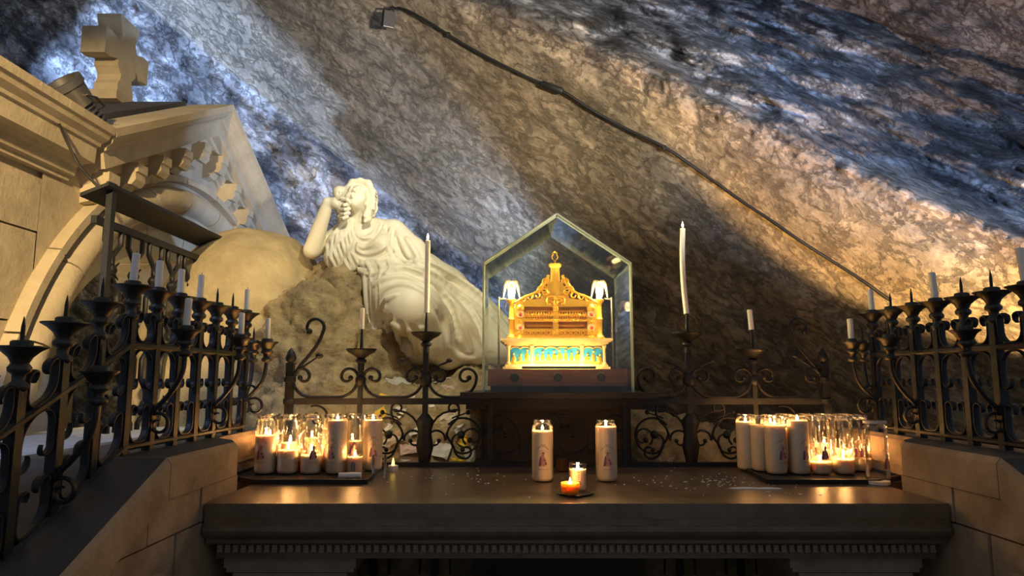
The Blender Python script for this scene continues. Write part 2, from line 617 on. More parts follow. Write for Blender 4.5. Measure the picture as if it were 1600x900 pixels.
M = dict(
    cave=material('cave_rock', (.4, .38, .35), .9, attr=True, var=(.62, .61, .60), var_scale=34, bump=.016, bump_scale=38, spec=.2, turn=True, stretch=(.6, 1, 1)),
    boulder=material('boulder_rock', (.45, .36, .21), .88, var=(.32, .25, .14), var_scale=6, bump=.012, bump_scale=28, spec=.25),
    ledge=material('ledge_rock', (.55, .43, .24), .9, var=(.25, .19, .11), var_scale=9, bump=.03, bump_scale=22, spec=.2),
    marble=material('statue_marble', (.74, .70, .56), .5, var=(.66, .61, .46), var_scale=5, bump=.001, bump_scale=60),
    shrine=material('shrine_limestone', (.55, .46, .31), .85, var=(.42, .34, .22), var_scale=5, bump=.006, bump_scale=25, spec=.25),
    roof=material('roof_slab', (.07, .07, .075), .9, var=(.045, .045, .05), var_scale=6, bump=.006),
    wallstone=material('parapet_stone', (.46, .33, .21), .8, var=(.27, .18, .11), var_scale=7, bump=.004, bump_scale=30, spec=.3),
    coping=material('coping_stone', (.075, .072, .075), .6, var=(.042, .04, .042), var_scale=9, bump=.004, bump_scale=40),
    palestone=material('pale_ledge_stone', (.6, .6, .6), .85, var=(.45, .45, .46), var_scale=14, bump=.004, bump_scale=60),
    altar=material('altar_stone', (.17, .12, .075), .3, var=(.10, .07, .045), var_scale=11, bump=.0025, bump_scale=35, spec=.5),
    altartop=material('altar_polish', (.20, .135, .08), .30, var=(.11, .075, .045), var_scale=13, bump=.0012, bump_scale=30, spec=.5),
    altarleg=material('altar_leg_stone', (.30, .25, .19), .8, var=(.2, .16, .12), var_scale=8, bump=.004),
    iron=material('wrought_iron', (.010, .012, .017), .45, .25, bump=.0018, bump_scale=90, var=(.016, .016, .018), var_scale=20),
    brass=material('dulled_brass', (.085, .082, .075), .40, .75, bump=.001, bump_scale=80, var=(.035, .035, .036), var_scale=25),
    wax=material('white_wax', (.85, .82, .76), .5, sss=.35),
    jarwax=material('jar_wax', (.86, .72, .53), .5, sss=.5, sss_scale=.012),
    wick=material('burnt_wick', (.02, .015, .01), .9),
    gold=material('gilded_metal', (.92, .55, .09), .34, .75, bump=.0015, bump_scale=140),
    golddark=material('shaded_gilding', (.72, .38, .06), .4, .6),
    enamel=material('blue_enamel', (.015, .22, .80), .35, var=(.06, .36, .90), var_scale=30),
    ivory=material('pale_gilt_marble', (.80, .66, .46), .45, var=(.72, .52, .3), var_scale=20),
    redstone=material('red_medallion', (.45, .06, .03), .35),
    walnut=material('walnut_wood', (.15, .06, .028), .45, var=(.085, .032, .016), var_scale=9, stretch=(1, 6, 6), bump=.0008),
    darkwood=material('dark_shelf', (.035, .025, .018), .6, var=(.02, .015, .012), var_scale=10),
    pedestal=material('pedestal_stone', (.075, .055, .038), .75, var=(.045, .034, .025), var_scale=6, bump=.005),
    black=material('black_paint', (.012, .012, .013), .55),
    rubber=material('black_cable', (.012, .011, .01), .6),
    lampgrey=material('cast_aluminium', (.20, .19, .18), .4, .8),
    paper=material('white_paper', (.72, .70, .66), .9, var=(.62, .6, .56), var_scale=10),
    notepaper=material('cream_paper', (.62, .56, .46), .9, var=(.5, .45, .36), var_scale=10),
    yellowpaper=material('yellow_paper', (.75, .5, .05), .85),
    pinkpaper=material('rose_paper', (.55, .40, .36), .9),
    ink=material('grey_ink', (.16, .16, .18), .9),
    purple=material('violet_print', (.20, .06, .16), .6),
    rose=material('rose_print', (.50, .27, .22), .6),
    umber=material('brown_print', (.22, .12, .09), .6),
    glass=clear_glass('jar_glass'),
    pane=clear_glass('case_glass', (.97, .985, .97), .95),
    paneedge=material('glass_edge', (.50, .55, .45), .25, emit=None),
    flame=glow('candle_flame', (1.0, .62, .22), 28.0),
    ledflame=glow('led_flame', (1.0, .62, .12), 3.0),
    bulb=glow('lamp_bulb', (1.0, .78, .35), 30.0),
    strip=glow('light_strip', (1.0, .66, .16), 6.0),
    orange=material('amber_cup', (.9, .38, .03), .4, sss=.4),
    plastic=material('white_plastic', (.7, .62, .55), .5),
)

# ------------------------------------------------------------------ the cave: back wall, tilted slab and vault
def plane3(*q):
    a, b, c = [np.array(P(*x)) for x in q]
    n = np.cross(b - a, c - a)
    n /= np.linalg.norm(n)
    return n, float(n @ a)


EYE = np.array((CX, 0, CZ))
PL_W = plane3((270, 0, 5.3), (1110, 620, 4.7), (200, 500, 5.6))
PL_C = plane3((270, 0, 5.3), (1110, 620, 4.7), (1500, 400, 3.3))
PL_U = plane3((800, 30, 3.75), (1600, 400, 3.02), (1500, 100, 4.2))
E_DIR = np.cross(PL_W[0], PL_C[0])
E_DIR /= np.linalg.norm(E_DIR)
E_UP = PL_C[0] if PL_C[0][2] > 0 else -PL_C[0]
E_SIDE = np.cross(E_DIR, E_UP)


def sight(px, py):
    px, py = np.asarray(px, float), np.asarray(py, float)
    a, b = (px - 800) / FPX, (450 - py) / FPX
    d = np.stack([a, CP - b * SP, SP + b * CP], axis=-1)
    return d / np.linalg.norm(d, axis=-1, keepdims=True)


def smooth_step(x, a, b):
    t = np.clip((x - a) / (b - a), 0, 1)
    return t * t * (3 - 2 * t)


def cave_points(px, py):
    """Points of the rock surface met by the given sight lines, and its colours."""
    d = sight(px, py)

    def hit(pl):
        q = d @ pl[0]
        t = (pl[1] - EYE @ pl[0]) / np.where(np.abs(q) < 1e-6, 1e-6, q)
        return np.where(t <= 0, 40.0, np.minimum(t, 40.0))
    tw, tc, tu = hit(PL_W), hit(PL_C), hit(PL_U)
    tcu = np.maximum(tc, tu)
    wu = smooth_step(tu - tc, -0.12, 0.25)               # 1 beyond the lip of the slab
    ww = smooth_step(tcu - tw, 0.20, 0.26)              # 1 on the back wall
    t = np.minimum(tw + 0.22, tcu)
    t = np.minimum(t, 9.5)
    p = EYE + d * t[:, None]
    s, u, v = p @ E_DIR, p @ E_UP, p @ E_SIDE
    long = np.stack([s * .38, u, v], axis=1)             # features drawn out along the dip of the rock
    wide = np.stack([s * .7, u, v], axis=1)
    big = fbm(wide * 1.1, 3, 3)
    med = fbm(long * 3.1, 4, 11)
    rid = fbm(long * 2.2 + 5, 4, 23, .55, True)
    fine = fbm(wide * 11, 3, 31)
    blk = fbm(wide * 2.4 + 9, 3, 41, .5, True)
    near_lip = np.exp(-((tu - tc) / 0.30) ** 2) * (1 - ww)
    wc = (1 - ww) * (1 - wu)
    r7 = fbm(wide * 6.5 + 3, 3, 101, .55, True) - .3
    r15 = fbm(p * 15 + 1, 3, 105, .55, True) - .3
    q1_, o1 = chunks(np.stack([s * 1.5, u * 2.6, v * 2.6], axis=1) + .35 * np.stack([big, med, big], axis=1), 5)
    q2_, o2 = chunks(np.stack([s * 4.2, u * 6.5, v * 6.5], axis=1) + .5 * np.stack([med, big, med], axis=1), 6)
    amp_w = .20 * (q1_ - .2) + .055 * (q2_ - .2) + .14 * big + .10 * med + .12 * (rid - .3) + .05 * (blk - .3) + .050 * r7 + .013 * r15
    amp_c = .10 * big + .045 * med + .008 * fine + .005 * r15 + near_lip * (.09 * (q2_ - .2) + .10 * (rid - .3) + .05 * r7 + .02 * r15)
    amp_u = .42 * (q1_ - .2) + .12 * (q2_ - .2) + .26 * big + .12 * (blk - .3) + .10 * (rid - .3) + .07 * med + .06 * r7 + .020 * r15
    wu2 = wu * (1 - ww)
    p = p + d * (ww * amp_w + wc * amp_c + wu2 * amp_u)[:, None]
    streak = fbm(np.stack([s * .8, u * 9, v * 9], axis=1), 4, 91)
    speck = fbm(wide * 7, 4, 95, .6)
    # colour of the rock, with the shade of the hollow painted in
    crack = smooth_step(fbm(long * 3.4 + 2, 4, 51, .6, True), .30, .62)
    spots = smooth_step(fbm(wide * 2.0 + 31, 4, 61), -.05, .32)
    veins = smooth_step(fbm(long * 1.5 + 71, 3, 71), .05, .38)
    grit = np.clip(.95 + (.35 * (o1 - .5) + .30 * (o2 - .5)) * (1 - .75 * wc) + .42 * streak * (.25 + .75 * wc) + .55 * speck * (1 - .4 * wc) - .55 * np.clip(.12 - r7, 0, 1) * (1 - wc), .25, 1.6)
    mixc = lambda a, b, k: a + (np.array(b) - a) * k[:, None]
    cw = mixc(mixc(np.full((len(t), 3), (.60, .60, .61)), (.13, .13, .14), spots * .9), (.34, .30, .26), veins * .5)
    cc = mixc(mixc(np.full((len(t), 3), (.43, .325, .20)), (.26, .205, .115), spots * .6), (.52, .46, .37), veins * .6)
    cc = mixc(cc, (.46, .44, .40), smooth_step(-p[:, 0] + .3 * med, -.1, 1.1) * .30)
    cc = mixc(cc, (.42, .33, .26), near_lip * .7)
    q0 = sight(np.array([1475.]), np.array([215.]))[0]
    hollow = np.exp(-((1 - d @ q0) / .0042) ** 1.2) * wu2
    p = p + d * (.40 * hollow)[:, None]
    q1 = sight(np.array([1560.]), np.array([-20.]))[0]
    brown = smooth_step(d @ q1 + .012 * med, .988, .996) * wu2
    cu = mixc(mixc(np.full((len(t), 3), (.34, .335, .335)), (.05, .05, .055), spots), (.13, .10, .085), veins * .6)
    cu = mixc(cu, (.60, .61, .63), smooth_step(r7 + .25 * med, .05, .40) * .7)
    cu = mixc(mixc(cu, (.05, .055, .065), hollow * .75), (.17, .125, .095), brown * .85)  # the hollow's shade is put into the colour, on top of its real depth
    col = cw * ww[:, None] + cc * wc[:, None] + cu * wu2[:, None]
    col = mixc(col, (.05, .045, .045), crack * (.22 + .40 * wu2 + .2 * near_lip + .38 * ww))
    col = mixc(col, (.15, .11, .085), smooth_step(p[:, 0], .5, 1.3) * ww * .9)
    # rust stain on the wall behind the statue's head and two ochre patches beside it
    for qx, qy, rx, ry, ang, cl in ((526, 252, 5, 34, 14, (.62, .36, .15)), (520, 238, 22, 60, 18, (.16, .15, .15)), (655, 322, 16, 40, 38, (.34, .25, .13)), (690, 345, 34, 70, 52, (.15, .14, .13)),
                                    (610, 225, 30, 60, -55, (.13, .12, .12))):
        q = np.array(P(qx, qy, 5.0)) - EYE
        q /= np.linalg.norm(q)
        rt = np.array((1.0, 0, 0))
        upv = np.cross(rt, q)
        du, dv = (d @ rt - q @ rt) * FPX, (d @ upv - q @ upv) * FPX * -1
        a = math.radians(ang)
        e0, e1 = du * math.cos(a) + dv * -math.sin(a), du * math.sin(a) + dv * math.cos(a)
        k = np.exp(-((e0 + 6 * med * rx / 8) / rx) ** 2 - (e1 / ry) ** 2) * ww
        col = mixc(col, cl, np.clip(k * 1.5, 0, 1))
    return p, np.column_stack([np.clip(col * grit[:, None], .01, .9), np.clip(wc - .6 * near_lip, 0, 1)])


gx = np.concatenate([np.arange(-440, -20, 10), np.arange(-20, 1620, 2.5), np.arange(1620, 2050, 10)])
gy = np.concatenate([np.arange(-440, -20, 10), np.arange(-20, 700, 2.5), np.arange(700, 1001, 10)])
GX, GY = np.meshgrid(gx, gy)
pts, colr = cave_points(GX.ravel(), GY.ravel())
nx, ny = len(gx), len(gy)
ii = (np.arange(ny - 1)[:, None] * nx + np.arange(nx - 1)[None, :]).ravel()
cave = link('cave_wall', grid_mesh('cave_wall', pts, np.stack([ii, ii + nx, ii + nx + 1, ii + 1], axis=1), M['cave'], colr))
put(cave, 'rugged natural rock of the grotto, grey wall at left and tan slab slanting down to the right', 'rock', kind='structure')

fl = MB().bbox((-6, -1, -.12), (5, 6.5, 0)).build('floor', M['altarleg'])
put(fl, 'stone floor of the grotto', 'floor', kind='structure')

# ------------------------------------------------------------------ boulder under the elbow, rough ledge under the statue
def rock_thing(name, F, mat, disp, label):
    v, q = F.polygonise()
    v = displaced(v, q, disp(v))
    return put(link(name, grid_mesh(name, v, q, mat)), label, 'rock')


F = Field((-2.25, 2.9, .7), (-.85, 4.7, 2.45), .022)
F.ell((-1.66, 3.90, 1.42), (.54, .56, .83), k=.1)
F.ell((-1.85, 3.85, 1.05), (.40, .60, .98), k=.15)
F.ell((-1.42, 3.72, 1.05), (.42, .50, .78), k=.15)
rock_thing('boulder', F, M['boulder'], lambda v: .05 * fbm(v * 2.2, 3, 5) + .012 * fbm(v * 9, 3, 6), 'large smooth tan boulder at the left of the statue')

F = Field((-1.75, 2.82, .30), (1.35, 4.7, 2.2), .016)
F.ell((-.55, 3.55, .55), (1.0, .62, .52), k=.1)
F.ell((.45, 3.55, .50), (.85, .62, .52), k=.1)
F.ell((-1.14, 3.80, 1.42), (.28, .30, .60), k=.1)        # block that carries the elbow
F.ell((-.98, 3.72, 1.25), (.30, .24, .50), k=.1)
F.ell((-1.24, 3.52, 1.34), (.30, .26, .50), k=.1)
F.ell((-1.08, 3.36, 1.12), (.26, .24, .36), k=.1)
F.ell((-.62, 4.00, 1.15), (.70, .42, .36), k=.12)
F.ell((-.25, 3.90, 1.05), (.80, .50, .36), k=.12)
F.ell((-.98, 3.32, .92), (.60, .44, .40), k=.14)
F.ell((-.45, 3.36, .86), (.75, .48, .44), k=.14)
F.ell((.15, 3.42, .80), (.70, .52, .44), k=.14)
F.ell((.62, 3.32, .72), (.62, .44, .42), k=.14)
F.ell((-.50, 3.12, .90), (.72, .24, .20), k=.08)
F.ell((.62, 3.12, .84), (.45, .24, .22), k=.08)
rock_thing('rock_ledge', F, M['ledge'], lambda v: .05 * fbm(v * 3.1, 3, 8) + .07 * (fbm(v * 5.0, 4, 9, .6, True) - .3) + .035 * (fbm(v * 11, 3, 10, .6, True) - .3) + .015 * fbm(v * 22, 2, 12),
           'rough yellow rock ledge under and in front of the reclining statue')
LEDGE = F

# ------------------------------------------------------------------ the shrine at the left
SX = CX - 2.0                                             # its face, seen along its length
GY0, GYC, GY1 = 2.97, 4.20, 5.42                           # eave, apex, far eave of the gable
ZE, ZA = CZ + 1.115, CZ + 1.735
sh = empty('stone_shrine', (SX, GYC, 0), 'limestone shrine with gable, arched doorway and roof ridge at the left', 'shrine')
ORG = (SX, GYC, 0)
AZ, AR = CZ - .40, 1.37                                    # arch centre height, opening radius


def face(y, z, dx): return Vector((SX + dx, y, z))


# wall around the arch: strips between the arch and the outline
b = MB()
na = 40
top = lambda y: (ZA - .14 - abs(y - GYC) * (ZA - ZE) / (GYC - GY0)) + .04 if GY0 < y < GY1 else ZE - .16
ys = [GYC - AR * math.cos(math.pi * i / na) for i in range(na + 1)]
for i in range(na):
    y0, y1 = ys[i], ys[i + 1]
    z0 = AZ + math.sqrt(max(0, AR * AR - (y0 - GYC) ** 2))
    z1 = AZ + math.sqrt(max(0, AR * AR - (y1 - GYC) ** 2))
    t0, t1 = max(top(y0), z0 + .03), max(top(y1), z1 + .03)
    b.add([face(y0, z0, 0), face(y1, z1, 0), face(y1, t1, 0), face(y0, t0, 0), face(y0, z0, -.4), face(y1, z1, -.4), face(y1, t1, -.4), face(y0, t0, -.4)],
          [(0, 1, 2, 3), (7, 6, 5, 4), (0, 4, 5, 1), (3, 2, 6, 7)])
b.build('wall_face', M['shrine'], sh, ORG, 40)
b = MB()
b.bbox((SX - .4, GYC + AR, 0), (SX, GY1 + .2, ZE - .2))
b.build('far_pier', M['shrine'], sh, ORG)
# near pier in courses, the joints recessed
zc = [0, .45, .86, 1.24, 1.62, 2.0, ZE - .30]
for k in range(len(zc) - 1):
    w0 = 1.2 + (.22 if k % 2 else 0)
    for y0, y1 in ((w0, 2.02 + (.16 if k % 2 else 0)), (2.02 + (.16 if k % 2 else 0), GYC - AR)):
        MB().bbox((SX - .4, y0 + .004, zc[k] + .004), (SX - RNG.uniform(0, .008), y1 - .001, zc[k + 1] - .004)).build('stone', M['shrine'], sh, ORG)
# two more courses of wall stones above the arch shoulder
# arch mouldings, in voussoirs
prof = [(-.005, -.30), (.06, -.30), (.06, .02), (.035, .05), (.0, .055)]


def arch_ring(name, r0, prof, a0, a1, nseg, gap=.004):
    for s in range(nseg):
        b = MB()
        t0 = a0 + (a1 - a0) * s / nseg + gap / r0
        t1 = a0 + (a1 - a0) * (s + 1) / nseg - gap / r0
        path = [t0 + (t1 - t0) * i / 6 for i in range(7)]

        def fr(i):
            c, s_ = math.cos(path[i]), math.sin(path[i])
            return face(GYC - r0 * c, AZ + r0 * s_, 0), Vector((0, -c, s_)), Vector((1, 0, 0))
        b.sweep(path, prof, fr)
        b.build(name, M['shrine'], sh, ORG, 28)


torus = [(.092 + .074 * math.cos(t * math.pi / 8), .0 + .085 * math.sin(t * math.pi / 8)) for t in range(0, 9)]
arch_ring('arch_stone', AR, [(-.02, -.42), (-.02, -.02), (.012, -.02)] + torus[::-1] + [(.170, -.03), (.192, -.03), (.195, .055), (.232, .055), (.238, -.0), (.238, -.42)], .10, math.pi - .1, 11)
# inner reveal order with its own joints
arch_ring('reveal_stone', AR - .12, [(-.10, -.75), (-.10, -.16), (.11, -.16), (.11, -.75)], .0, math.pi, 9)
b = MB()
b.bbox((SX - 1.9, GYC - 1.8, 0), (SX - 1.8, GYC + 1.8, 3.0))
b.build('back_wall', M['shrine'], sh, ORG)
MB().bbox((SX - 1.9, GYC - 1.9, 0), (SX - .45, GYC - 1.3, 2.4)).build('side_wall', M['shrine'], sh, ORG)

# raking cornices, horizontal cornice towards the viewer: one moulded profile
cprof = [(u * .68, w) for u, w in [(-.36, -.05), (-.36, .02), (-.33, .02), (-.325, .045), (-.27, .05), (-.265, .075), (-.245, .085), (-.24, .13), (-.135, .135), (-.13, .15), (-.11, .155), (-.085, .185), (-.055, .195), (-.05, .21), (0, .215), (0, -.05)]]


def cornice(name, p0, p1, out=0.0):
    p0, p1 = Vector(p0), Vector(p1)
    d = (p1 - p0).normalized()
    W = Vector((1, 0, 0))
    U = W.cross(d)
    if U.z < 0: U = -U
    path = [p0, p1]
    MB().sweep(path, cprof, lambda i: (path[i], U / max(.3, U.z) * 1.0, W)).build(name, M['shrine'], sh, ORG)


cornice('raking_cornice', (SX, GY0, ZE), (SX, GYC, ZA))
cornice('raking_cornice', (SX, GYC, ZA), (SX, GY1, ZE))
cornice('level_cornice', (SX, 1.3, ZE), (SX, GY0, ZE))
MB().bbox((SX - .35, 1.3, ZE - .32), (SX - .02, GY0, ZE - .02)).build('frieze_block', M['shrine'], sh, ORG)
# modillions under the rakes
for sgn in (-1, 1):
    for k in range(5):
        y = GYC + sgn * (.13 + k * .235)
        z = ZA - .335 - abs(y - GYC) * (ZA - ZE) / (GYC - GY0)
        b = MB()
        poly = [(0, .09), (.13, .09), (.13, .045), (.118, .04), (.122, .005), (.10, -.022), (.07, -.018), (.045, -.050), (0, -.06)]
        b.prism(poly, lambda a, c, d: Vector((SX + a, y + d, z + c)), -.045, .045)
        b.build('modillion', M['shrine'], sh, ORG)
# roof slabs and ridge
b = MB()
b.add([(SX - .1, GY0 - .05, ZE + .005), (SX - .1, GYC, ZA + .02), (SX - 2.3, GYC, ZA + .02), (SX - 2.3, GY0 - .05, ZE + .005),
       (SX - .1, GY0 - .05, ZE - .08), (SX - .1, GYC, ZA - .08), (SX - 2.3, GYC, ZA - .08), (SX - 2.3, GY0 - .05, ZE - .08)], [(0, 1, 2, 3), (7, 6, 5, 4), (0, 4, 5, 1), (2, 6, 7, 3), (1, 5, 6, 2), (0, 3, 7, 4)])
b.build('roof_slope', M['roof'], sh, ORG)
b = MB()
b.add([(SX - .1, GY1 + .05, ZE + .005), (SX - .1, GYC, ZA + .02), (SX - 2.3, GYC, ZA + .02), (SX - 2.3, GY1 + .05, ZE + .005),
       (SX - .1, GY1 + .05, ZE - .08), (SX - .1, GYC, ZA - .08), (SX - 2.3, GYC, ZA - .08), (SX - 2.3, GY1 + .05, ZE - .08)], [(0, 3, 2, 1), (4, 5, 6, 7), (0, 1, 5, 4), (3, 7, 6, 2), (1, 2, 6, 5), (0, 4, 7, 3)])
b.build('roof_slope', M['roof'], sh, ORG)

# stone cross on the ridge
cxr, cz0 = SX - .56, ZA - .02
cr = empty('stone_cross', (cxr, GYC, cz0), 'stone cross with flared arms standing on the shrine roof ridge', 'cross')
o = (cxr, GYC, cz0)
half = [(.085, 0), (.085, .13), (.065, .16), (.06, .20), (.10, .24), (.10, .285), (.18, .255), (.245, .255), (.245, .425), (.18, .425), (.10, .40), (.075, .46), (.11, .56), (.11, .58)]
poly = [(a, c) for a, c in half] + [(-a, c) for a, c in half[::-1]]
MB().prism(poly, lambda a, c, d: Vector((cxr + d, GYC + a, cz0 + c)), -.075, .075).build('cross_body', M['shrine'], cr, o)
MB().bbox((cxr - .11, GYC - .15, cz0), (cxr + .11, GYC + .15, cz0 + .06)).build('foot_block', M['shrine'], cr, o)

# round floodlight lying on the cornice, with its lead
fl0 = Vector((SX + .10, 2.83, ZE + .085))
ax = Vector((-.30, -.72, .62)).normalized()
Rl = ax.to_track_quat('Z', 'Y').to_matrix()
rl = empty('round_floodlight', fl0, 'round finned metal floodlight lying on the shrine cornice', 'floodlight')
MB().lathe([(.001, -.16), (.03, -.155), (.04, -.13), (.045, -.05), (.07, -.04), (.08, .04), (.088, .045), (.088, .075), (.07, .075), (.066, .05), (.001, .05)], n=20, R=Rl).build('lamp_body', M['lampgrey'], rl, smooth=35)
for k in range(5):
    MB().lathe([(.044, -.003), (.058, -.003), (.058, .003), (.044, .003)], c=Rl @ Vector((0, 0, -.145 + k * .022)), n=18, R=Rl, closed=True).build('cooling_fin', M['lampgrey'], rl)
b = MB()
for s in (-1, 1):
    b.strap([Rl @ Vector((s * .085, 0, 0)), Rl @ Vector((s * .088, .03, -.03)), Rl @ Vector((s * .06, .06, -.085)), Rl @ Vector((0, .07, -.10))], .02, .005, Rl @ Vector((1, 0, 0)))
b.build('bracket', M['lampgrey'], rl)
cab = [P(60, 142, 2.86), P(68, 152, 2.86), P(66, 163, 2.84), P(72, 170, 2.80), P(90, 190, 2.70), P(104, 220, 2.66), P(122, 255, 2.66), P(142, 280, 2.66), P(158, 296, 2.67)]


def spline(pts, n=6):
    pts = [Vector(p) for p in pts]
    out = []
    for i in range(len(pts) - 1):
        p0, p1, p2, p3 = pts[max(i - 1, 0)], pts[i], pts[i + 1], pts[min(i + 2, len(pts) - 1)]
        for k in range(n):
            t = k / n
            out.append(.5 * ((2 * p1) + (p2 - p0) * t + (2 * p0 - 5 * p1 + 4 * p2 - p3) * t * t + (3 * p1 - p0 - 3 * p2 + p3) * t ** 3))
    return out + [pts[-1]]


put(MB().tube(spline(cab), .0055, 6).build('power_cord', M['rubber'], smooth=60), 'thin black cord from the round floodlight down to the iron grille', 'cord')

# iron grille in front of the arch
GX0 = CX - 1.60
gr = empty('iron_grille', (GX0, 3.1, 0), 'tall iron grille with hexagon lattice and sloping dark top in the arch', 'grille')
go = (GX0, 3.1, 0)
ztop = CZ + .74
MB().bbox((GX0 - .012, 2.65, .4), (GX0 + .012, 2.68, ztop + .03)).build('post', M['iron'], gr, go)
MB().bbox((GX0 - .022, 3.70, .4), (GX0 + .022, 3.745, ztop)).build('post', M['iron'], gr, go)
b = MB()
b.prism([(-.11, -.045), (.0, .0), (.0, -.014), (-.11, -.06)], lambda a, c, d: Vector((GX0 + .025 + a, d, ztop + .02 + c)), 2.60, 3.80)
b.build('top_plate', M['iron'], gr, go)
MB().bbox((GX0 - .072, 2.66, ztop - .13), (GX0 - .048, 3.74, ztop - .10)).build('cross_bar', M['iron'], gr, go)
for k in range(6):
    y = 2.80 + k * .17
    b = MB()
    pth = []
    for j in range(0, 41):
        z = ztop - .10 - j * .028
        ph = (j % 10) / 10
        w = .052 * (1 if ph < .3 else (1 - (ph - .3) / .2) if ph < .5 else 0 if ph < .8 else (ph - .8) / .2) - .026
        pth.append((w, z))
    for s in (-1, 1):
        b.tube([Vector((GX0 - .06, y + s * (.030 + w), z)) for w, z in pth], .011, 6)
    b.build('lattice_bar', M['iron'], gr, go, 60)
    for zz in (ztop - .30, ztop - .58, ztop - .86):
        b = MB().ball((GX0 - .06, y, zz), .026, 8)
        for a in range(4):
            t = math.pi / 4 + a * math.pi / 2
            b.tube([(GX0 - .06, y, zz), (GX0 - .048, y + .05 * math.cos(t), zz + .05 * math.sin(t))], [.009, .003], 5)
        b.build('rosette', M['iron'], gr, go)

# pale stone ledge under the shrine
st = empty('stone_bench', (-1.75, 2.4, 0), 'long pale stepped stone bench behind the left iron railing', 'bench')
so = (-1.75, 2.4, 0)
yy = [.4, 1.15, 1.75, 2.4, 3.05, 3.5]
for i in range(5):
    MB().bbox((SX, yy[i] + .003, .0), (-1.62, yy[i + 1] - .003, 1.165)).build('stone', M['palestone'], st, so)
    MB().bbox((-1.62, yy[i] + .013, .0), (-1.40, yy[i + 1] - .003, 1.02)).build('step_stone', M['palestone'], st, so)

# ------------------------------------------------------------------ the reclining marble figure, sculpted as one field
SY = 3.70


def S(px, py, dy=0.0): return P(px, py, SY + dy)


F = Field((-1.36, 3.22, 1.36), (.30, 4.12, 2.50), .0046)
FH = Field((-1.225, 3.48, 2.19), (-.835, 3.92, 2.57), .0023)   # head and hand, on a finer grid
# trunk, shoulders
F.cap(S(568, 372, .09), S(592, 418, .10), .125, .135, .03)
F.cap(S(538, 362, .09), S(610, 360, .10), .058, .062, .05)
F.ell(S(552, 386, -.02), (.058, .06, .065), k=.05)
F.ell(S(597, 384, -.02), (.062, .06, .065), k=.05)
F.cap(S(566, 352, .06), S(562, 330, .02), .060, .046, .035)         # neck
# her left arm in its sleeve, lying along the body
F.chain([S(618, 362, .08), S(646, 392, .02), S(672, 425, -.02), S(640, 432, -.10)], [.064, .068, .058, .045], .03)
# hips and legs under the drapery
F.chain([S(610, 398, .14), S(656, 432, .16), S(690, 458, .18), S(745, 506, .16), S(808, 545, .12)], [.10, .135, .15, .13, .09], .05)
F.chain([S(596, 428, .04), S(622, 462, -.10), S(646, 484, -.20)], [.12, .135, .135], .05)
F.chain([S(646, 486, -.20), S(676, 530, -.12), S(700, 556, -.04)], [.125, .085, .075], .05)
F.chain([S(660, 455, .0), S(705, 510, -.02), S(745, 548, .02)], [.13, .11, .07], .05)
F.chain([S(735, 520, .05), S(775, 548, .04), S(800, 552, .05)], [.09, .07, .05], .05)
# skirt hanging at the left and under the knee
F.chain([S(582, 425, -.02), S(588, 470, -.05), S(590, 515, -.06), S(598, 546, -.04)], [.050, .052, .048, .046], .035)
F.chain([S(606, 470, -.08), S(604, 520, -.06), S(612, 552, -.02)], [.06, .06, .045], .04)
F.ell(S(650, 550, .06), (.19, .13, .075), k=.05)
F.ell(S(715, 555, .06), (.14, .12, .06), k=.05)
F.ell(S(628, 520, .06), (.12, .12, .12), k=.05)
# raised forearm and elbow
F.cap(S(534, 366, .08), S(490, 390, .01), .057, .046, .03)
F.cap(S(488, 391, .0), S(512, 318, -.06), .049, .031, .012)
# head in its own frame: x to the right, u up, f forward
HC = np.array(S(560, 313, .01))
hf = np.array((-.02, -.84, .53))
hf /= np.linalg.norm(hf)
hx = np.array((1.0, -.08, -.06))
hx -= hf * (hx @ hf)
hx /= np.linalg.norm(hx)
hu = np.cross(hx, hf) * -1
if hu[2] < 0: hu = -hu
HM = np.stack([hx, hu, hf])


def H(x, u, f): return HC + hx * x + hu * u + hf * f


FH.ell(H(0, .032, -.03), (.074, .082, .088), HM, .02)
FH.ell(H(0, -.014, .022), (.057, .078, .061), HM, .02)
FH.ell(H(0, -.078, .052), (.024, .018, .022), HM, .025)
for s in (-1, 1):
    FH.ell(H(s * .032, -.034, .052), (.025, .032, .026), HM, .02)
    FH.chain([H(s * .010, .019, .078), H(s * .030, .023, .074), H(s * .048, .015, .060)], [.007, .008, .006], .012)
for s in (-1, 1):
    FH.ell(H(s * .028, .001, .089), (.019, .0115, .019), HM, .008, cut=True)
    FH.ell(H(s * .028, -.001, .0715), (.0145, .0105, .0115), HM, .002)
    FH.chain([H(s * .013, .003, .077), H(s * .028, .0105, .080), H(s * .044, .003, .070)], [.0035, .0042, .003], .004)
    FH.chain([H(s * .014, -.006, .076), H(s * .028, -.0115, .077), H(s * .043, -.006, .069)], [.003, .0034, .003], .004)
FH.chain([H(0, .016, .079), H(0, -.006, .089), H(0, -.021, .097)], [.006, .0068, .0080], .010)
for s in (-1, 1): FH.ell(H(s * .0085, -.024, .088), (.006, .0055, .0075), HM, .006)
FH.cap(H(0, -.036, .084), H(0, -.044, .083), .003, .004, .006, cut=True)
FH.chain([H(-.021, -.056, .072), H(-.007, -.0500, .083), H(0, -.0515, .0835), H(.007, -.0500, .083), H(.021, -.056, .072)], [.003, .0058, .0055, .0058, .003], .006)
FH.chain([H(-.018, -.060, .073), H(0, -.0655, .0815), H(.018, -.060, .073)], [.0035, .0075, .0035], .006)
FH.chain([H(-.022, -.0565, .078), H(0, -.0580, .0905), H(.022, -.0565, .078)], [.0014, .0022, .0014], .003, cut=True)
FH.cap(H(-.008, -.076, .083), H(.008, -.076, .083), .004, .004, .008, cut=True)
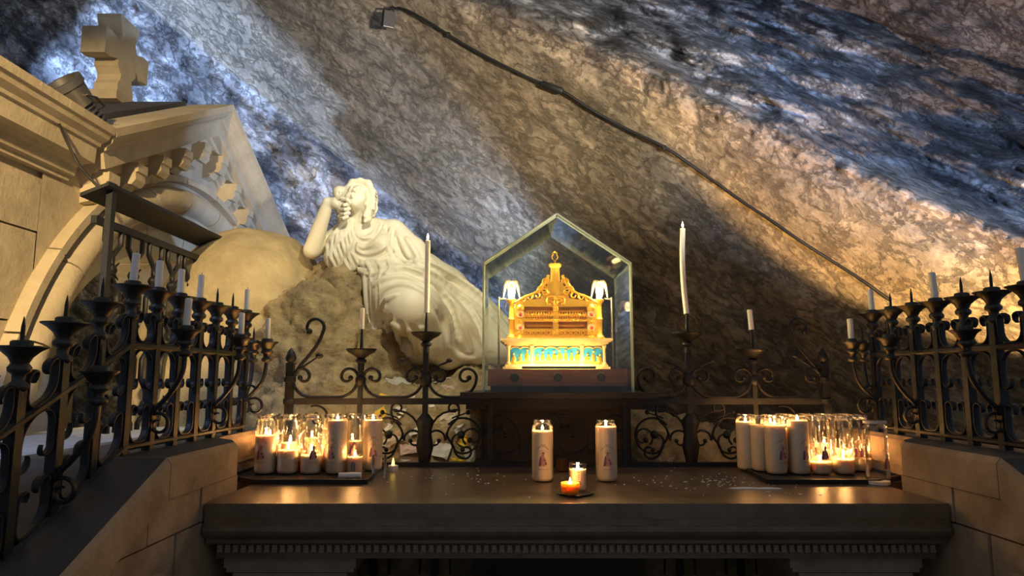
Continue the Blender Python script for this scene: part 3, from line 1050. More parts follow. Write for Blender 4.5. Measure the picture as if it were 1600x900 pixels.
# hair: parted, drawn back in waves on both sides, a lock on her left shoulder
for j in range(6):
    t = j / 5
    for s in (-1, 1):
        FH.chain([H(0, .098 - .02 * t, .062 - .075 * t), H(s * .046, .088 - .02 * t, .052 - .07 * t), H(s * .076, .045 - .015 * t, .026 - .055 * t), H(s * .084, -.01, .000 - .045 * t), H(s * .080, -.055, -.022 - .03 * t)],
                [.013, .017, .019, .018, .015], .012)
FH.chain([H(.074, .0, -.01), H(.078, -.05, -.01), H(.070, -.095, -.005), H(.082, -.130, -.010), H(.072, -.155, -.005)], [.022, .024, .020, .019, .010], .014)
FH.chain([H(.066, .01, .01), H(.066, -.04, .012), H(.078, -.085, .010), H(.066, -.125, .008)], [.014, .014, .014, .010], .008)
FH.chain([H(-.07, .03, .0), S(530, 300, .02), S(531, 322, .03), S(536, 345, .02)], [.03, .03, .028, .03], .02)
# the hand: a loose fist, knuckles against the cheek, four fingers one under the other and the thumb above
FH.chain([S(513, 317, -.06), S(525, 317, -.07), S(534, 323, -.07), S(535, 332, -.06)], [.029, .028, .027, .024], .014)
for j, (ln, yy) in enumerate(((0, 317.5), (1.2, 324.5), (.6, 331.5), (-1.5, 338))):
    FH.chain([S(531 + ln * .3, yy, -.065), S(541 + ln, yy + .4, -.085), S(544 + ln, yy + 1.6, -.110), S(538 + ln, yy + 3.0, -.118), S(533 + ln * .5, yy + 3.2, -.100)],
            [.0112, .0115, .0108, .0098, .0088], .0025)
FH.chain([S(524, 313, -.085), S(534, 310.5, -.10), S(543, 312.5, -.115), S(547, 317, -.118)], [.014, .0125, .011, .009], .004)
# long wavy hair over her right shoulder and breast
FH.cap(S(566, 354, .06), S(562, 330, .02), .058, .045, .02)
FH.cap(S(500, 354, -.03), S(512, 318, -.06), .0375, .030, .012)
F.chain([S(542, 350, .0), S(530, 376, -.03), S(524, 402, -.035), S(530, 424, -.02)], [.034, .050, .055, .030], .03)
F.chain([S(548, 360, -.0), S(546, 390, -.04), S(544, 416, -.03)], [.03, .045, .040], .03)

# folds of the cloth: raised ridges and grooves that follow lines on the surface
def fold(pts, r=.013, k=.016, cut=False, lift=.62, G=None):
    G = G or F
    ctl = spline([(x, y, 0) for x, y in pts], 6)
    got = [(c.x, c.y, G.first_hit(c.x, c.y, 3.25, 4.08)) for c in ctl]
    got = [g for g in got if g[2] is not None]
    if len(got) < 5: return
    d = np.array([g[2] for g in got])
    for _ in range(2):                                   # ride over small steps of the surface
        e = np.pad(d, 2, mode='edge')
        d = np.median(np.stack([e[i:i + len(d)] for i in range(5)]), axis=0)
    e = np.pad(d, 2, mode='edge')
    d = np.mean(np.stack([e[i:i + len(d)] for i in range(5)]), axis=0)
    run = [P(g[0], g[1], y + (r * (1 - lift) if not cut else -r * .35)) for g, y in zip(got, d)]
    n = len(run)
    if n > 2:
        rr = [r * (.35 + .65 * math.sin(math.pi * (.12 + .80 * i / (n - 1)))) for i in range(n)]
        G.chain(run, rr, k, cut)


for a in ([(543, 350), (552, 367), (566, 374), (582, 367), (592, 350)], [(540, 358), (552, 378), (568, 386), (588, 377), (601, 352)],
          [(539, 370), (556, 392), (575, 398), (600, 386), (611, 356)], [(541, 384), (560, 404), (584, 407), (610, 392), (620, 364)],
          [(548, 402), (568, 414), (592, 414), (618, 400), (628, 372)]):
    fold(a, .0105, .012)
for a in ([(546, 356), (558, 372), (570, 378), (586, 370), (596, 352)], [(540, 376), (558, 398), (580, 402), (606, 388), (616, 360)]):
    fold(a, .008, .012, True)
for a in ([(622, 366), (632, 388), (640, 402)], [(634, 372), (648, 392), (656, 408)], [(612, 370), (620, 392), (634, 408)], [(600, 362), (608, 392), (622, 410)]): fold(a, .010, .014)
for a in ([(552, 416), (572, 424), (590, 416), (612, 410)], [(560, 424), (584, 430), (604, 420), (630, 416)], [(572, 410), (580, 424), (578, 438)], [(588, 408), (596, 420), (592, 436)],
          [(604, 406), (610, 418), (604, 432)], [(622, 402), (640, 410), (660, 412)], [(616, 412), (640, 420), (668, 424)]): fold(a, .009, .010)
for a in ([(602, 428), (632, 424), (668, 446), (692, 490), (702, 540)], [(618, 420), (656, 428), (696, 462), (722, 510), (736, 548)], [(634, 414), (676, 430), (722, 466), (752, 512), (768, 546)],
          [(650, 408), (694, 426), (742, 462), (780, 500), (800, 530)], [(668, 412), (712, 434), (760, 470), (800, 508)],
          [(706, 470), (736, 510), (762, 546)], [(724, 462), (764, 500), (796, 538)], [(690, 476), (712, 520), (730, 552)]): fold(a, .021, .014)
for a in ([(626, 420), (664, 436), (700, 474), (718, 530)], [(642, 416), (686, 436), (730, 476), (756, 530)], [(658, 410), (704, 434), (752, 470), (792, 518)]): fold(a, .018, .016, True)
for a in ([(586, 446), (604, 436), (634, 434), (668, 452), (690, 478)], [(590, 466), (606, 450), (634, 446), (664, 460), (682, 484)], [(594, 488), (604, 470), (622, 462)],
          [(682, 470), (696, 500), (700, 536)], [(672, 486), (684, 516), (690, 548)]): fold(a, .016, .012)
for a in ([(570, 432), (574, 470), (578, 508)], [(580, 438), (583, 480), (588, 526)], [(592, 446), (592, 490), (598, 540)], [(604, 476), (603, 514), (612, 552)], [(616, 498), (622, 528), (622, 556)],
          [(634, 506), (648, 530), (650, 558)], [(652, 506), (668, 532), (676, 560)], [(612, 504), (632, 514), (660, 512)], [(588, 530), (600, 552), (612, 560)], [(700, 540), (712, 556), (740, 560)]): fold(a, .016, .012)
for a in ([(576, 440), (579, 480), (583, 515)], [(587, 444), (588, 490), (593, 530)], [(598, 470), (597, 505), (604, 545)], [(610, 495), (613, 525), (617, 553)], [(626, 505), (634, 528), (637, 556)], [(643, 508), (658, 530), (663, 558)]): fold(a, .014, .012, True)
for j in range(7):
    t = j / 6
    for s in (-1, 1):
        FH.chain([H(s * (.004 + .003 * t), .112 - .030 * t, .072 - .085 * t), H(s * .050, .102 - .030 * t, .056 - .080 * t), H(s * (.092 + .004 * math.sin(3 * j)), .050 - .018 * t, .030 - .062 * t),
                 H(s * .101, -.008, .004 - .05 * t), H(s * .096, -.06, -.016 - .035 * t)], [.003, .004, .0045, .0045, .004], .007, cut=True)
for a in ([(581, 304), (584, 316), (581, 326), (586, 334)], [(577, 306), (579, 318), (576, 327), (579, 335)], [(534, 300), (530, 312), (534, 324)], [(529, 300), (526, 310), (529, 318)]): fold(a, .007, .004, True, G=FH)
# waves of the long hair, cut along the mass that lies over her breast
for j in range(9):
    t = j / 8
    x0, x1 = 534 + 15 * t, 509 + 46 * t
    line = []
    for i in range(9):
        q_ = i / 8
        line.append((x0 + (x1 - x0) * q_ ** 1.2 + 3.2 * math.sin(q_ * 12 + j * 1.3) * (.3 + q_) - 11 * math.sin(q_ * 3.14) * (1 - t), 347 + 74 * q_))
    fold(line, .0115, .005)
    fold([(x + 3.1, y) for x, y in line], .0085, .005, True)
v, q = F.polygonise()
v2, q2 = FH.polygonise()
v, q = np.concatenate([v, v2]), np.concatenate([q, q2 + len(v)])
stt = link('reclining_statue', grid_mesh('reclining_statue', v, q, M['marble']))
put(stt, 'white marble statue of a reclining woman in draped robe, head on hand, long hair', 'statue')

# ------------------------------------------------------------------ parapet walls left and right of the altar
TZ = 1.05                                                  # altar top
CZT = 1.196                                                # coping, level part
BEND, SLOPE = 1.74, 0.455
IN, OUT = 1.023, 1.36


def xin(y):
    t = min(1, max(0, (y - 2.17) / .16))
    return IN + .118 * t * t * (3 - 2 * t)


def drop(y): return 0.0 if y > BEND else (y - BEND) * SLOPE


for sd, nm in ((-1, 'wall_left'), (1, 'wall_right')):
    ww = empty(nm, (sd * 1.19, 1.8, 0), 'low %s parapet wall of tan stone blocks with dark sloping coping' % ('left' if sd < 0 else 'right'), 'wall', kind='structure')
    wo = (sd * 1.19, 1.8, 0)

    def X(x): return sd * x
    # coping: level slab, then the slab that slopes down towards the viewer
    for y0, y1 in ((.62, 1.18), (1.18, BEND), (BEND, 2.30), (2.30, 2.80)):
        b = MB()
        n = 8
        sec = []
        for i in range(n + 1):
            y = y0 + .0015 + (y1 - y0 - .003) * i / n
            zt = CZT + drop(y)
            xi = xin(y)
            sec.append([(X(xi + .012), y, zt), (X(OUT + .02), y, zt), (X(OUT + .02), y, zt - .10), (X(xi), y, zt - .10), (X(xi), y, zt - .014)])
        vs = [p for s_ in sec for p in s_]
        fs = [(i * 5 + k, i * 5 + (k + 1) % 5, (i + 1) * 5 + (k + 1) % 5, (i + 1) * 5 + k) for i in range(n) for k in range(5)]
        b.add(vs, fs + [(4, 3, 2, 1, 0), tuple(n * 5 + k for k in range(5))])
        b.m = [0 if k == 0 else 1 for i in range(n) for k in range(5)] + [1, 1]
        b.build('coping_stone', [M['coping'], M['wallstone']], ww, wo)
    # blocks below the coping; joints recessed, uneven faces
    rows = [(0, .34), (.34, .70), (.70, 1.0), (1.0, CZT - .10)]
    for k, (z0, z1) in enumerate(rows):
        yc = [.62, 1.02, 1.36, 1.66, 1.93, 2.3, 2.80] if k % 2 else [.62, .86, 1.21, 1.52, 1.80, 2.12, 2.5, 2.80]
        for i in range(len(yc) - 1):
            y0, y1 = yc[i] + .003, yc[i + 1] - .003
            t0, t1 = min(z1, CZT - .10 + drop(y0)), min(z1, CZT - .10 + drop(y1))
            if t0 < z0 + .02 and t1 < z0 + .02: continue
            t0, t1 = max(t0, z0 + .004), max(t1, z0 + .004)
            xr = .003 + RNG.uniform(0, .006)
            nn, sec = 6, []
            for j in range(nn + 1):
                y = y0 + (y1 - y0) * j / nn
                tz = max(z0 + .004, min(z1, CZT - .10 + drop(y))) - .002
                sec += [(X(xin(y) + xr), y, z0 + .003), (X(xin(y) + xr), y, tz), (X(OUT), y, tz), (X(OUT), y, z0 + .003)]
            b = MB().add(sec, [(j * 4 + k, j * 4 + (k + 1) % 4, j * 4 + 4 + (k + 1) % 4, j * 4 + 4 + k) for j in range(nn) for k in range(4)] + [(3, 2, 1, 0), tuple(nn * 4 + k for k in range(4))])
            b.build('stone_block', M['wallstone'], ww, wo)
    # slim pilaster against the wall beside the altar front
    MB().bbox((min(X(IN + .005), X(IN - .02)), 1.60, 0), (max(X(IN + .005), X(IN - .02)), 1.71, .93)).build('pilaster', M['wallstone'], ww, wo)

# ------------------------------------------------------------------ the altar
YF, YB, HW = 1.939, 2.79, 1.020
al = empty('stone_altar', (0, 2.2, 0), 'dark polished stone altar table with moulded front edge on two legs', 'altar')
ao = (0, 2.2, 0)
prof = [(0, 0), (-.001, -.004), (-.001, -.040), (.010, -.045), (.010, -.052), (-.004, -.060), (-.008, -.072), (-.003, -.084), (.012, -.094), (.018, -.100), (.018, -.108), (.022, -.112), (.4, -.112), (.4, -.02)]
b = MB()
path = [(-HW, 0), (HW, 0)]
b.sweep(path, prof, lambda i: (Vector((path[i][0], YF, TZ)), Vector((0, 1, 0)), Vector((0, 0, 1))))
b.build('front_moulding', M['altar'], al, ao, 30)
MB().bbox((-HW, YF + .0, TZ - .06), (HW, 2.33, TZ + .0005)).bbox((-1.135, 2.33, TZ - .06), (1.135, YB, TZ + .0005)).build('table_slab', M['altartop'], al, ao)
b = MB().bbox((-HW + .02, YF + .045, TZ - .155), (HW - .02, YF + .5, TZ - .112))
b.build('bead_band', M['altar'], al, ao)
bead = MB().box((0, 0, 0), (.015, .02, .020), taper=.8).mesh('bead', M['altarleg'])
nb = 92
for i in range(nb):
    x = -HW + .034 + (2 * HW - .068) * i / (nb - 1)
    link('bead', bead, al, (x, YF + .040 - 2.2, TZ - .126))
for sd in (-1, 1):
    lg = [(.185, -.157, -.185), (.178, -.185, -.197), (.160, -.199, -.222), (.135, -.224, -.262), (.12, -.264, -1.05)]
    xc = sd * .80 + (0 if sd < 0 else -.015)
    b = MB()
    for hw, z0, z1 in lg[:3]:
        b.box((xc, YF + .24, TZ + (z0 + z1) / 2), (hw * 2, .30 + hw * .3, z0 - z1))
    cap = b.build('capital', M['altarleg'], al, ao)
    b = MB()
    for hw, z0, z1 in lg[3:]:
        b.box((xc, YF + .24, TZ + (z0 + z1) / 2), (hw * 2, .26 + hw * .3, z0 - z1))
    b.build('leg', M['altarleg'], al, ao)
    for k in (-1, 1):
        MB().bbox((xc + k * .06 - .016, YF + .045, TZ - .44), (xc + k * .06 + .016, YF + .075, TZ - .265)).build('flute', M['altarleg'], al, ao)
# wax crumbs spilt on the slab
b = MB()
for _ in range(150):
    if RNG.random() < .55: x, y = RNG.gauss(.50, .16), RNG.gauss(2.33, .09)
    elif RNG.random() < .5: x, y = RNG.gauss(-.33, .14), RNG.gauss(2.45, .10)
    else: x, y = RNG.uniform(-.95, .95), RNG.uniform(2.0, 2.68)
    if not (YF + .02 < y < 2.68 and abs(x) < 1.0): continue
    s = RNG.uniform(.0012, .0042) * (1.6 if RNG.random() < .1 else 1)
    b.box((x, y, TZ + .0014), (s * RNG.uniform(1, 3), s, .0018), Matrix.Rotation(RNG.uniform(0, 3), 3, 'Z'))
put(b.build('wax_crumbs', M['wax']), 'white crumbs of candle wax scattered over the altar top', 'wax', kind='stuff')
# chips of spilt wax in front of the right tray
for cx_, cy_, ln, lb in ((.545, 2.195, .05, 'long flat splash of spilt wax in front of the right candle tray, the left one'), (.615, 2.19, .042, 'peaked splash of spilt wax in front of the right candle tray, the right one')):
    b = MB()
    b.lathe([(.001, .0045), (.4, .004), (.8, .0025), (1.0, .0003)], n=14)
    b.v = [(p[0] * ln * (1 + .25 * math.sin(3 * i)) + cx_, p[1] * .012 + cy_, p[2] + TZ + .0006) for i, p in enumerate(b.v)]
    put(b.build('spilt_wax', M['wax'], smooth=60), lb, 'wax')

# ------------------------------------------------------------------ wrought iron
def cup_prof(r=.048, k=1.0):
    return [(.011, -.088 * k), (.020, -.080 * k), (.020, -.073 * k), (.012, -.066 * k), (.013, -.052 * k), (.021, -.046 * k), (.022, -.038 * k), (.016, -.030 * k), (.022, -.018), (r * .72, -.006), (r, .002), (r, .005), (r * .70, -.001), (.021, -.006), (.0205, .014), (.017, .017), (.006, .017)]


cup_me = MB().lathe(cup_prof(), n=18).mesh('candle_cup', M['brass'], smooth=55)
spike_me = MB().lathe([(.0045, .015), (.004, .045), (.0008, .066)], n=8).mesh('spike', M['iron'], smooth=60)
small_cup_me = MB().lathe(cup_prof(.040, .8), n=18).mesh('candle_cup', M['brass'], smooth=55)
RAILX = 1.178
DY = .130
RBOT, RTOP, RCUP = CZ - .178, CZ + .085, CZ + .236
RB = 1.79


def rdrop(y): return 0.0 if y > RB else (y - RB) * SLOPE


CUPS = {}
for sd in (-1, 1):
    side = 'left' if sd < 0 else 'right'
    rr = empty('iron_railing', (sd * RAILX, 1.9, 0), 'wrought iron candle railing with scrolls and drip cups on the %s parapet' % side, 'railing', 'candle railings on the two parapets')
    ro = Vector((sd * RAILX, 1.9, 0))

    def at(y, z, dx=0.0): return Vector((sd * (RAILX - dx), y, z + rdrop(y)))
    lo_y = .86
    for z, h, nm in ((RTOP, .020, 'top_rail'), (RBOT, .018, 'bottom_rail')):
        MB().strap([at(lo_y, z), at(RB - .004, z), at(RB + .004, z), at(RB + 6.05 * DY, z)], .026, h, (1, 0, 0)).build(nm, M['iron'], rr, ro)
    ks = range(-7, 7)
    for k in ks:
        y = RB + k * DY
        MB().bbox((sd * RAILX - .012, y - .012, RBOT + rdrop(y) - .034), (sd * RAILX + .012, y + .012, RCUP + rdrop(y) - .082)).build('post', M['iron'], rr, ro)
        c = link('candle_cup', cup_me, rr, at(y, RCUP) - ro)
        link('spike', spike_me, c)
        CUPS[(side, k)] = at(y, RCUP)
        if k < 6:
            ym = y + DY / 2
            # U-shaped scroll standing on the top rail, between two posts
            for base, segs in ((RTOP + .010, [('l', .010), (.034, 90), ('l', .030), (.0145, 235)]), (RBOT + .009, [('l', .012), (.034, 92), ('l', .045), (.0155, 215)])):
                b = MB()
                for m in (1, -1):
                    b.strap([at(ym + m * a, base + c_) for a, c_ in arcs((0, 0), 0, segs)], .020, .0075, (1, 0, 0), (1, .6))
                b.build('scroll', M['iron'], rr, ro)
            b = MB()
            for m in (1, -1):
                b.strap([at(ym + m * a, RTOP - .012 - c_) for a, c_ in arcs((0, 0), 0, [('l', .006), (.042, 85), ('l', .045), (.017, 215)])], .016, .0065, (1, 0, 0), (.7, .6))
            b.build('scroll', M['iron'], rr, ro)
        if k in (-5, -2, 1, 4):
            # bracket arm reaching out over the altar side, with its own cup
            top = Vector((.086, RCUP - .108 - .070))
            p = [(.004, RBOT + .075)] + [(.012, RBOT + .09), (.045, RBOT + .125), (.072, RBOT + .165), (.084, RBOT + .20), (.086, top.y)]
            b = MB().strap([at(y, c_, a) for a, c_ in [(s_.x, s_.y) for s_ in spline([(a, c_, 0) for a, c_ in p], 4)]], .016, .012, (0, 1, 0))
            b.strap([at(y, RBOT + .075 - c_, a + .006) for a, c_ in arcs((0, 0), -35, [(.03, 75), (.026, 110), (.020, 120), (.013, 120)])], .014, .008, (0, 1, 0), (1, .5))
            b.build('bracket_arm', M['iron'], rr, ro, 50)
            pc = at(y, RCUP - .108, .086)
            c = link('candle_cup', small_cup_me, rr, pc - ro)
            link('spike', spike_me, c)
            CUPS[(side, 'b%d' % k)] = pc
    # arms on the end post: one over the altar side, one towards the cave wall
    ye = RB + 6 * DY
    for nm, vx, vy in (('in', .082, 0.0), ('out', .0, .088)):
        p = spline([(.004, RBOT + .09, 0), (.02, RBOT + .105, 0), (.05, RBOT + .135, 0), (.074, RBOT + .175, 0), (.084, RCUP - .18, 0)], 4)
        f = lambda a, c_: Vector((sd * (RAILX - a * (1 if vx else 0)), ye + a * (1 if vy else 0), c_))
        b = MB().strap([f(q.x, q.y) for q in p], .015, .012, (0, 1, 0) if vx else (1, 0, 0))
        b.strap([f(a + .008, RBOT + .085 - c_) for a, c_ in arcs((0, 0), -50, [(.05, 50), (.028, 120), (.022, 120), (.014, 120)])], .013, .008, (0, 1, 0) if vx else (1, 0, 0), (1, .5))
        b.strap([f(a + .004, RBOT + .10 + c_) for a, c_ in arcs((0, 0), 62, [(.06, 30), (.018, -200)])], .012, .007, (0, 1, 0) if vx else (1, 0, 0), (1, .5))
        b.build('bracket_arm', M['iron'], rr, ro, 50)
        pc = f(.084, RCUP - .108)
        c = link('candle_cup', small_cup_me, rr, pc - ro)
        link('spike', spike_me, c)
        CUPS[(side, nm)] = pc

# back railing between the altar and the ledge
RY = 2.72
MBZ = CZ - .092                                            # middle bar
br = empty('altar_grille', (0, RY, 0), 'wrought iron grille with large scrolls along the back of the altar', 'grille')
bo = Vector((0, RY, 0))


def bp(x, z, dy=0.0): return Vector((x, RY + dy, z))


POST = (.774, .518)
MB().bbox((-1.07, RY - .011, MBZ - .012), (1.07, RY + .011, MBZ + .012)).build('middle_bar', M['iron'], br, bo, 50)
MB().bbox((-1.07, RY - .012, TZ), (1.07, RY + .012, TZ + .018)).build('bottom_bar', M['iron'], br, bo, 50)
MB().bbox((-1.0, RY + .075, .18), (1.0, RY + .095, .21)).build('foot_bar', M['iron'], br, bo, 50)
MB().bbox((-1.0, RY + .075, TZ - .085), (1.0, RY + .095, TZ - .06)).build('low_bar', M['iron'], br, bo, 50)
bcup = MB().lathe([(.013, -.075), (.013, -.05), (.022, -.043), (.022, -.036), (.014, -.030), (.030, -.018), (.052, -.006), (.060, .004), (.060, .008), (.040, .000), (.012, -.004), (.008, .012)], n=20).mesh('drip_cup', M['iron'], smooth=40)
brod = MB().lathe([(.0075, .0), (.006, .06), (.003, .095)], n=8).mesh('spike', M['iron'], smooth=60)
BCUP = {}


def sym(b, base, segs, w, t, ball=.008, ends=(1, .85), dy=0.0):
    for m in (1, -1):
        p = [bp(base[0] + m * a, base[1] + c_, dy) for a, c_ in arcs((0, 0), 0, segs)]
        b.strap(p, w, t, (0, 1, 0), ends)
        b.ball(p[-1], ball, 8)


def one(b, x, z, m, ang, segs, w=.014, t=.008, ball=.009, ends=(1, .7), dy=0.0):
    p = [bp(x + m * a, z + c_, dy) for a, c_ in arcs((0, 0), ang, segs)]
    b.strap(p, w, t, (0, 1, 0), ends)
    if ball: b.ball(p[-1], ball, 8)


for sd in (-1, 1):
    # end standard with bud, crook and curl
    x = sd * 1.052
    MB().box((x, RY, (TZ + MBZ + .15) / 2), (.028, .028, MBZ + .15 - TZ)).build('post', M['iron'], br, bo, 50)
    for zz in (MBZ, MBZ + .085): MB().lathe([(.016, -.014), (.024, -.008), (.024, .008), (.016, .014)], bp(x, zz), 10).build('collar', M['iron'], br, bo, 40)
    MB().lathe([(.008, 0), (.020, .012), (.022, .025), (.014, .045), (.001, .062)], bp(x, MBZ + .148), 12).build('bud', M['iron'], br, bo, 50)
    b = MB()
    one(b, x + -sd * .012, MBZ + .085, -sd, 75, [(.16, -25), ('l', .05), (.25, 25), (.034, 120), (.034, 80), (.016, 60)], .016, .012, .013)
    b.build('crook', M['iron'], br, bo, 50)
    b = MB()
    one(b, x + -sd * .02, MBZ + .105, -sd, 50, [(.2, -15), ('l', .055)], .011, .008, 0)
    q = arcs((0, 0), 50, [(.2, -15), ('l', .055)])[-1]
    b.ball(bp(x - sd * (.02 + q[0] + .008), MBZ + .105 + q[1] + .006), .013, 8, (1.3, .8, .9))
    b.build('small_bud', M['iron'], br, bo, 50)
    for i, px in enumerate(POST):
        x = sd * px
        zc = (CZ + .105, CZ + .171)[i]
        MB().box((x, RY, (TZ + zc - .07) / 2), (.018 + .003 * i, .018, zc - .07 - TZ)).build('post', M['iron'], br, bo, 50)
        MB().ball(bp(x, MBZ + .082), .022 + .004 * i, 10, (1, .8, 1.2)).build('knot', M['iron'], br, bo, 60)
        c = link('drip_cup', bcup, br, bp(x, zc) - bo)
        link('spike', brod, c)
        BCUP[(sd, i)] = bp(x, zc)
        if i == 1:
            b = MB()
            for m in (1, -1):
                one(b, x + m * .01, MBZ + .10, m, 62, [(.09, -40), ('l', .035)], .010, .008, 0, (1, 1))
                q = arcs((0, 0), 62, [(.09, -40), ('l', .035)])[-1]
                b.ball(bp(x + m * (.01 + q[0] + .004), MBZ + .10 + q[1] + .005), .011, 8, (1.2, .8, .8))
            b.build('leaf_spray', M['iron'], br, bo, 50)
            b = MB()
            b.lathe([(.022, 0), (.034, .06), (.026, .11), (.030, .14), (.034, .16), (.014, .185)], bp(x, TZ + .018), 10)
            b.build('bulb', M['iron'], br, bo, 50)
    # reclining C-scrolls on the middle bar
    for xa, xb in ((.774, 1.052), (.518, .774), (.308, .518)):
        b = MB()
        h = (xb - xa) / 2
        sym(b, (sd * (xa + xb) / 2, MBZ + .016), [('l', h - .085), (.075, 90), (.036, 90), (.030, 90), (.020, 120), (.013, 60)], .016, .011, .011)
        b.build('scroll', M['iron'], br, bo, 50)
    # lower panel: lyre of scrolls about the bulb post
    x = sd * .518
    for m in (1, -1):
        b = MB()
        one(b, x + m * .018, TZ + .10, m, 88, [(.3, -8), (.088, -72), ('l', .035)], ends=(1, 1), ball=0)
        b.build('arch_scroll', M['iron'], br, bo, 50)
        b = MB()
        one(b, x + m * .085, TZ + .105, m, 96, [(.07, -52), ('l', .015), (.055, 62), (.021, 110), (.016, 130), (.010, 70)], ball=.008)
        b.build('scroll', M['iron'], br, bo, 50)
        b = MB()
        one(b, x + m * .085, TZ + .13, m, -82, [(.07, 35), (.045, -35), (.042, 85), (.024, 120), (.016, 130)], ball=.009)
        b.build('scroll', M['iron'], br, bo, 50)
        b = MB()
        one(b, x + m * .092, TZ + .16, m, 52, [(.07, -62), (.068, -170), (.042, -110), (.026, -90)], ball=.017)
        b.build('scroll', M['iron'], br, bo, 50)
        b = MB()
        one(b, x + m * .080, TZ + .10, m, 84, [(.035, 100), (.032, 90), (.024, 110), (.015, 70)], ball=.009)
        b.build('scroll', M['iron'], br, bo, 50)
        b = MB()
        one(b, x + m * .105, TZ + .185, m, 25, [(.3, -6), ('l', .035)], .009, .006, .010)
        b.build('small_bud', M['iron'], br, bo, 50)
        b = MB()
        one(b, x + m * .16, TZ + .085, m, 140, [(.034, -150), (.028, -120), (.018, -110)], .012, .007, .011)
        b.build('scroll', M['iron'], br, bo, 50)
    for q in (.262, .774 + .139):
        MB().bbox((sd * q - .009, RY - .008, TZ + .01), (sd * q + .009, RY + .008, MBZ)).build('slim_bar', M['iron'], br, bo, 50) if q < .5 else None
    b = MB()
    sym(b, (sd * .915, MBZ - .2), [('l', .02), (.14, 60), (.3, 6)], .012, .008, 0.008)
    one(b, sd * .915 - .05, MBZ - .02, 1, 20, [(.05, -80), (.032, -140), (.02, -140)], .012, .008, .009)
    b.build('scroll', M['iron'], br, bo, 50)
    # plain scrolls half hidden behind the candles in the middle
    for m in (1, -1):
        b = MB()
        one(b, sd * .132 + m * .012, TZ + .05, m, 88, [(.7, -5), (.10, -70), (.03, -150), (.02, -120)], .012, .007, .010)
        one(b, sd * .132 + m * .012, TZ + .09, m, -60, [(.08, 60), (.05, 130), (.028, 130)], .012, .007, .010)
        b.build('scroll', M['iron'], br, bo, 50)
# the same grille goes on below the altar table
for i in range(9):
    x = -.96 + i * .24
    MB().bbox((x - .010, RY + .077, .0), (x + .010, RY + .093, TZ - .06)).build('low_post', M['iron'], br, bo, 50)
    if i < 8:
        xm = x + .12
        for m in (1, -1):
            b = MB()
            one(b, xm + m * .108, TZ - .42, -m, 91, [(.8, 6), (.11, 62), (.035, 150), (.022, 140)], .012, .008, .009, dy=.085)
            one(b, xm + m * .06, TZ - .42, -m, 90, [(.6, 8), (.06, 82)], .010, .007, 0, (1, 1), dy=.085)
            b.build('low_scroll', M['iron'], br, bo, 50)

# ------------------------------------------------------------------ pedestal, shelf, glass case
pd = empty('stone_pedestal', (0, 2.93, 0), 'dark stone block behind the grille that carries the shelf', 'pedestal')
MB().bbox((-.30, 2.80, 0), (.30, 3.12, 1.268)).build('block', M['pedestal'], pd, (0, 2.93, 0))
MB().bbox((-.33, 2.78, 0), (.33, 3.14, 1.06)).build('base_course', M['pedestal'], pd, (0, 2.93, 0))
put(MB().bbox((-.375, 2.625, 1.315), (.375, 3.12, 1.337)).bbox((-.36, 2.745, 1.268), (.36, 3.11, 1.3155)).build('dark_shelf', M['darkwood']), 'dark wooden shelf board under the glass case', 'shelf')

KZ, KF, KB, KW = 1.338, 2.665, 3.065, .294
KE, KA = 1.843, 2.041
gc = empty('glass_case', (0, 2.86, KZ), 'house-shaped glass case with pointed roof over the golden reliquary', 'case')
go2 = (0, 2.86, KZ)
T = .009
pent = [(-KW, KZ), (KW, KZ), (KW, KE), (0, KA), (-KW, KE)]


def pane(name, build):
    """A pane: clear faces, the rims in the milky green of cut glass."""
    b = MB()
    build(b)
    o = b.build(name, [M['pane'], M['paneedge']], gc, go2)
    return o


for y in (KF, KB):
    def f(b, y=y):
        n = 5
        b.add([(a, y, z) for a, z in pent] + [(a, y + T, z) for a, z in pent], [tuple(range(n - 1, -1, -1)), tuple(range(n, 2 * n))])
        b.mi = 1
        b.add([(a, y, z) for a, z in pent] + [(a, y + T, z) for a, z in pent], [(i, (i + 1) % n, n + (i + 1) % n, n + i) for i in range(n)])
    pane('front_pane' if y == KF else 'back_pane', f)


def slabpane(name, a, c, nrm):
    """A pane between the two gables; a and c are (x, z) ends, nrm points inwards."""
    def f(b):
        q = [a, c, (c[0] + nrm[0] * T, c[1] + nrm[1] * T), (a[0] + nrm[0] * T, a[1] + nrm[1] * T)]
        y0, y1 = KF + T + .0005, KB - .0005
        v = [(p[0], y0, p[1]) for p in q] + [(p[0], y1, p[1]) for p in q]
        b.add(v, [(0, 1, 5, 4), (2, 3, 7, 6)])
        b.mi = 1
        b.add(v, [(1, 2, 6, 5), (3, 0, 4, 7), (3, 2, 1, 0), (4, 5, 6, 7)])
    pane(name, f)


rs = Vector((KW, 0, KA - KE)).normalized()
for m in (1, -1):
    slabpane('side_pane', (m * (KW - .001), KZ), (m * (KW - .001), KE - .004), (-m, 0))
    slabpane('roof_pane', (m * (KW - .001), KE - .004), (m * .001, KA - .003), (-m * rs.z, -rs.x))
    # metal edge beads along the front joints
    b = MB()
    b.tube([(m * (KW - .004), KF - .001, KZ), (m * (KW - .004), KF - .001, KE), (m * .002, KF - .001, KA - .002)], .0032, 5)
    b.build('edge_bead', M['paneedge'], gc, go2)

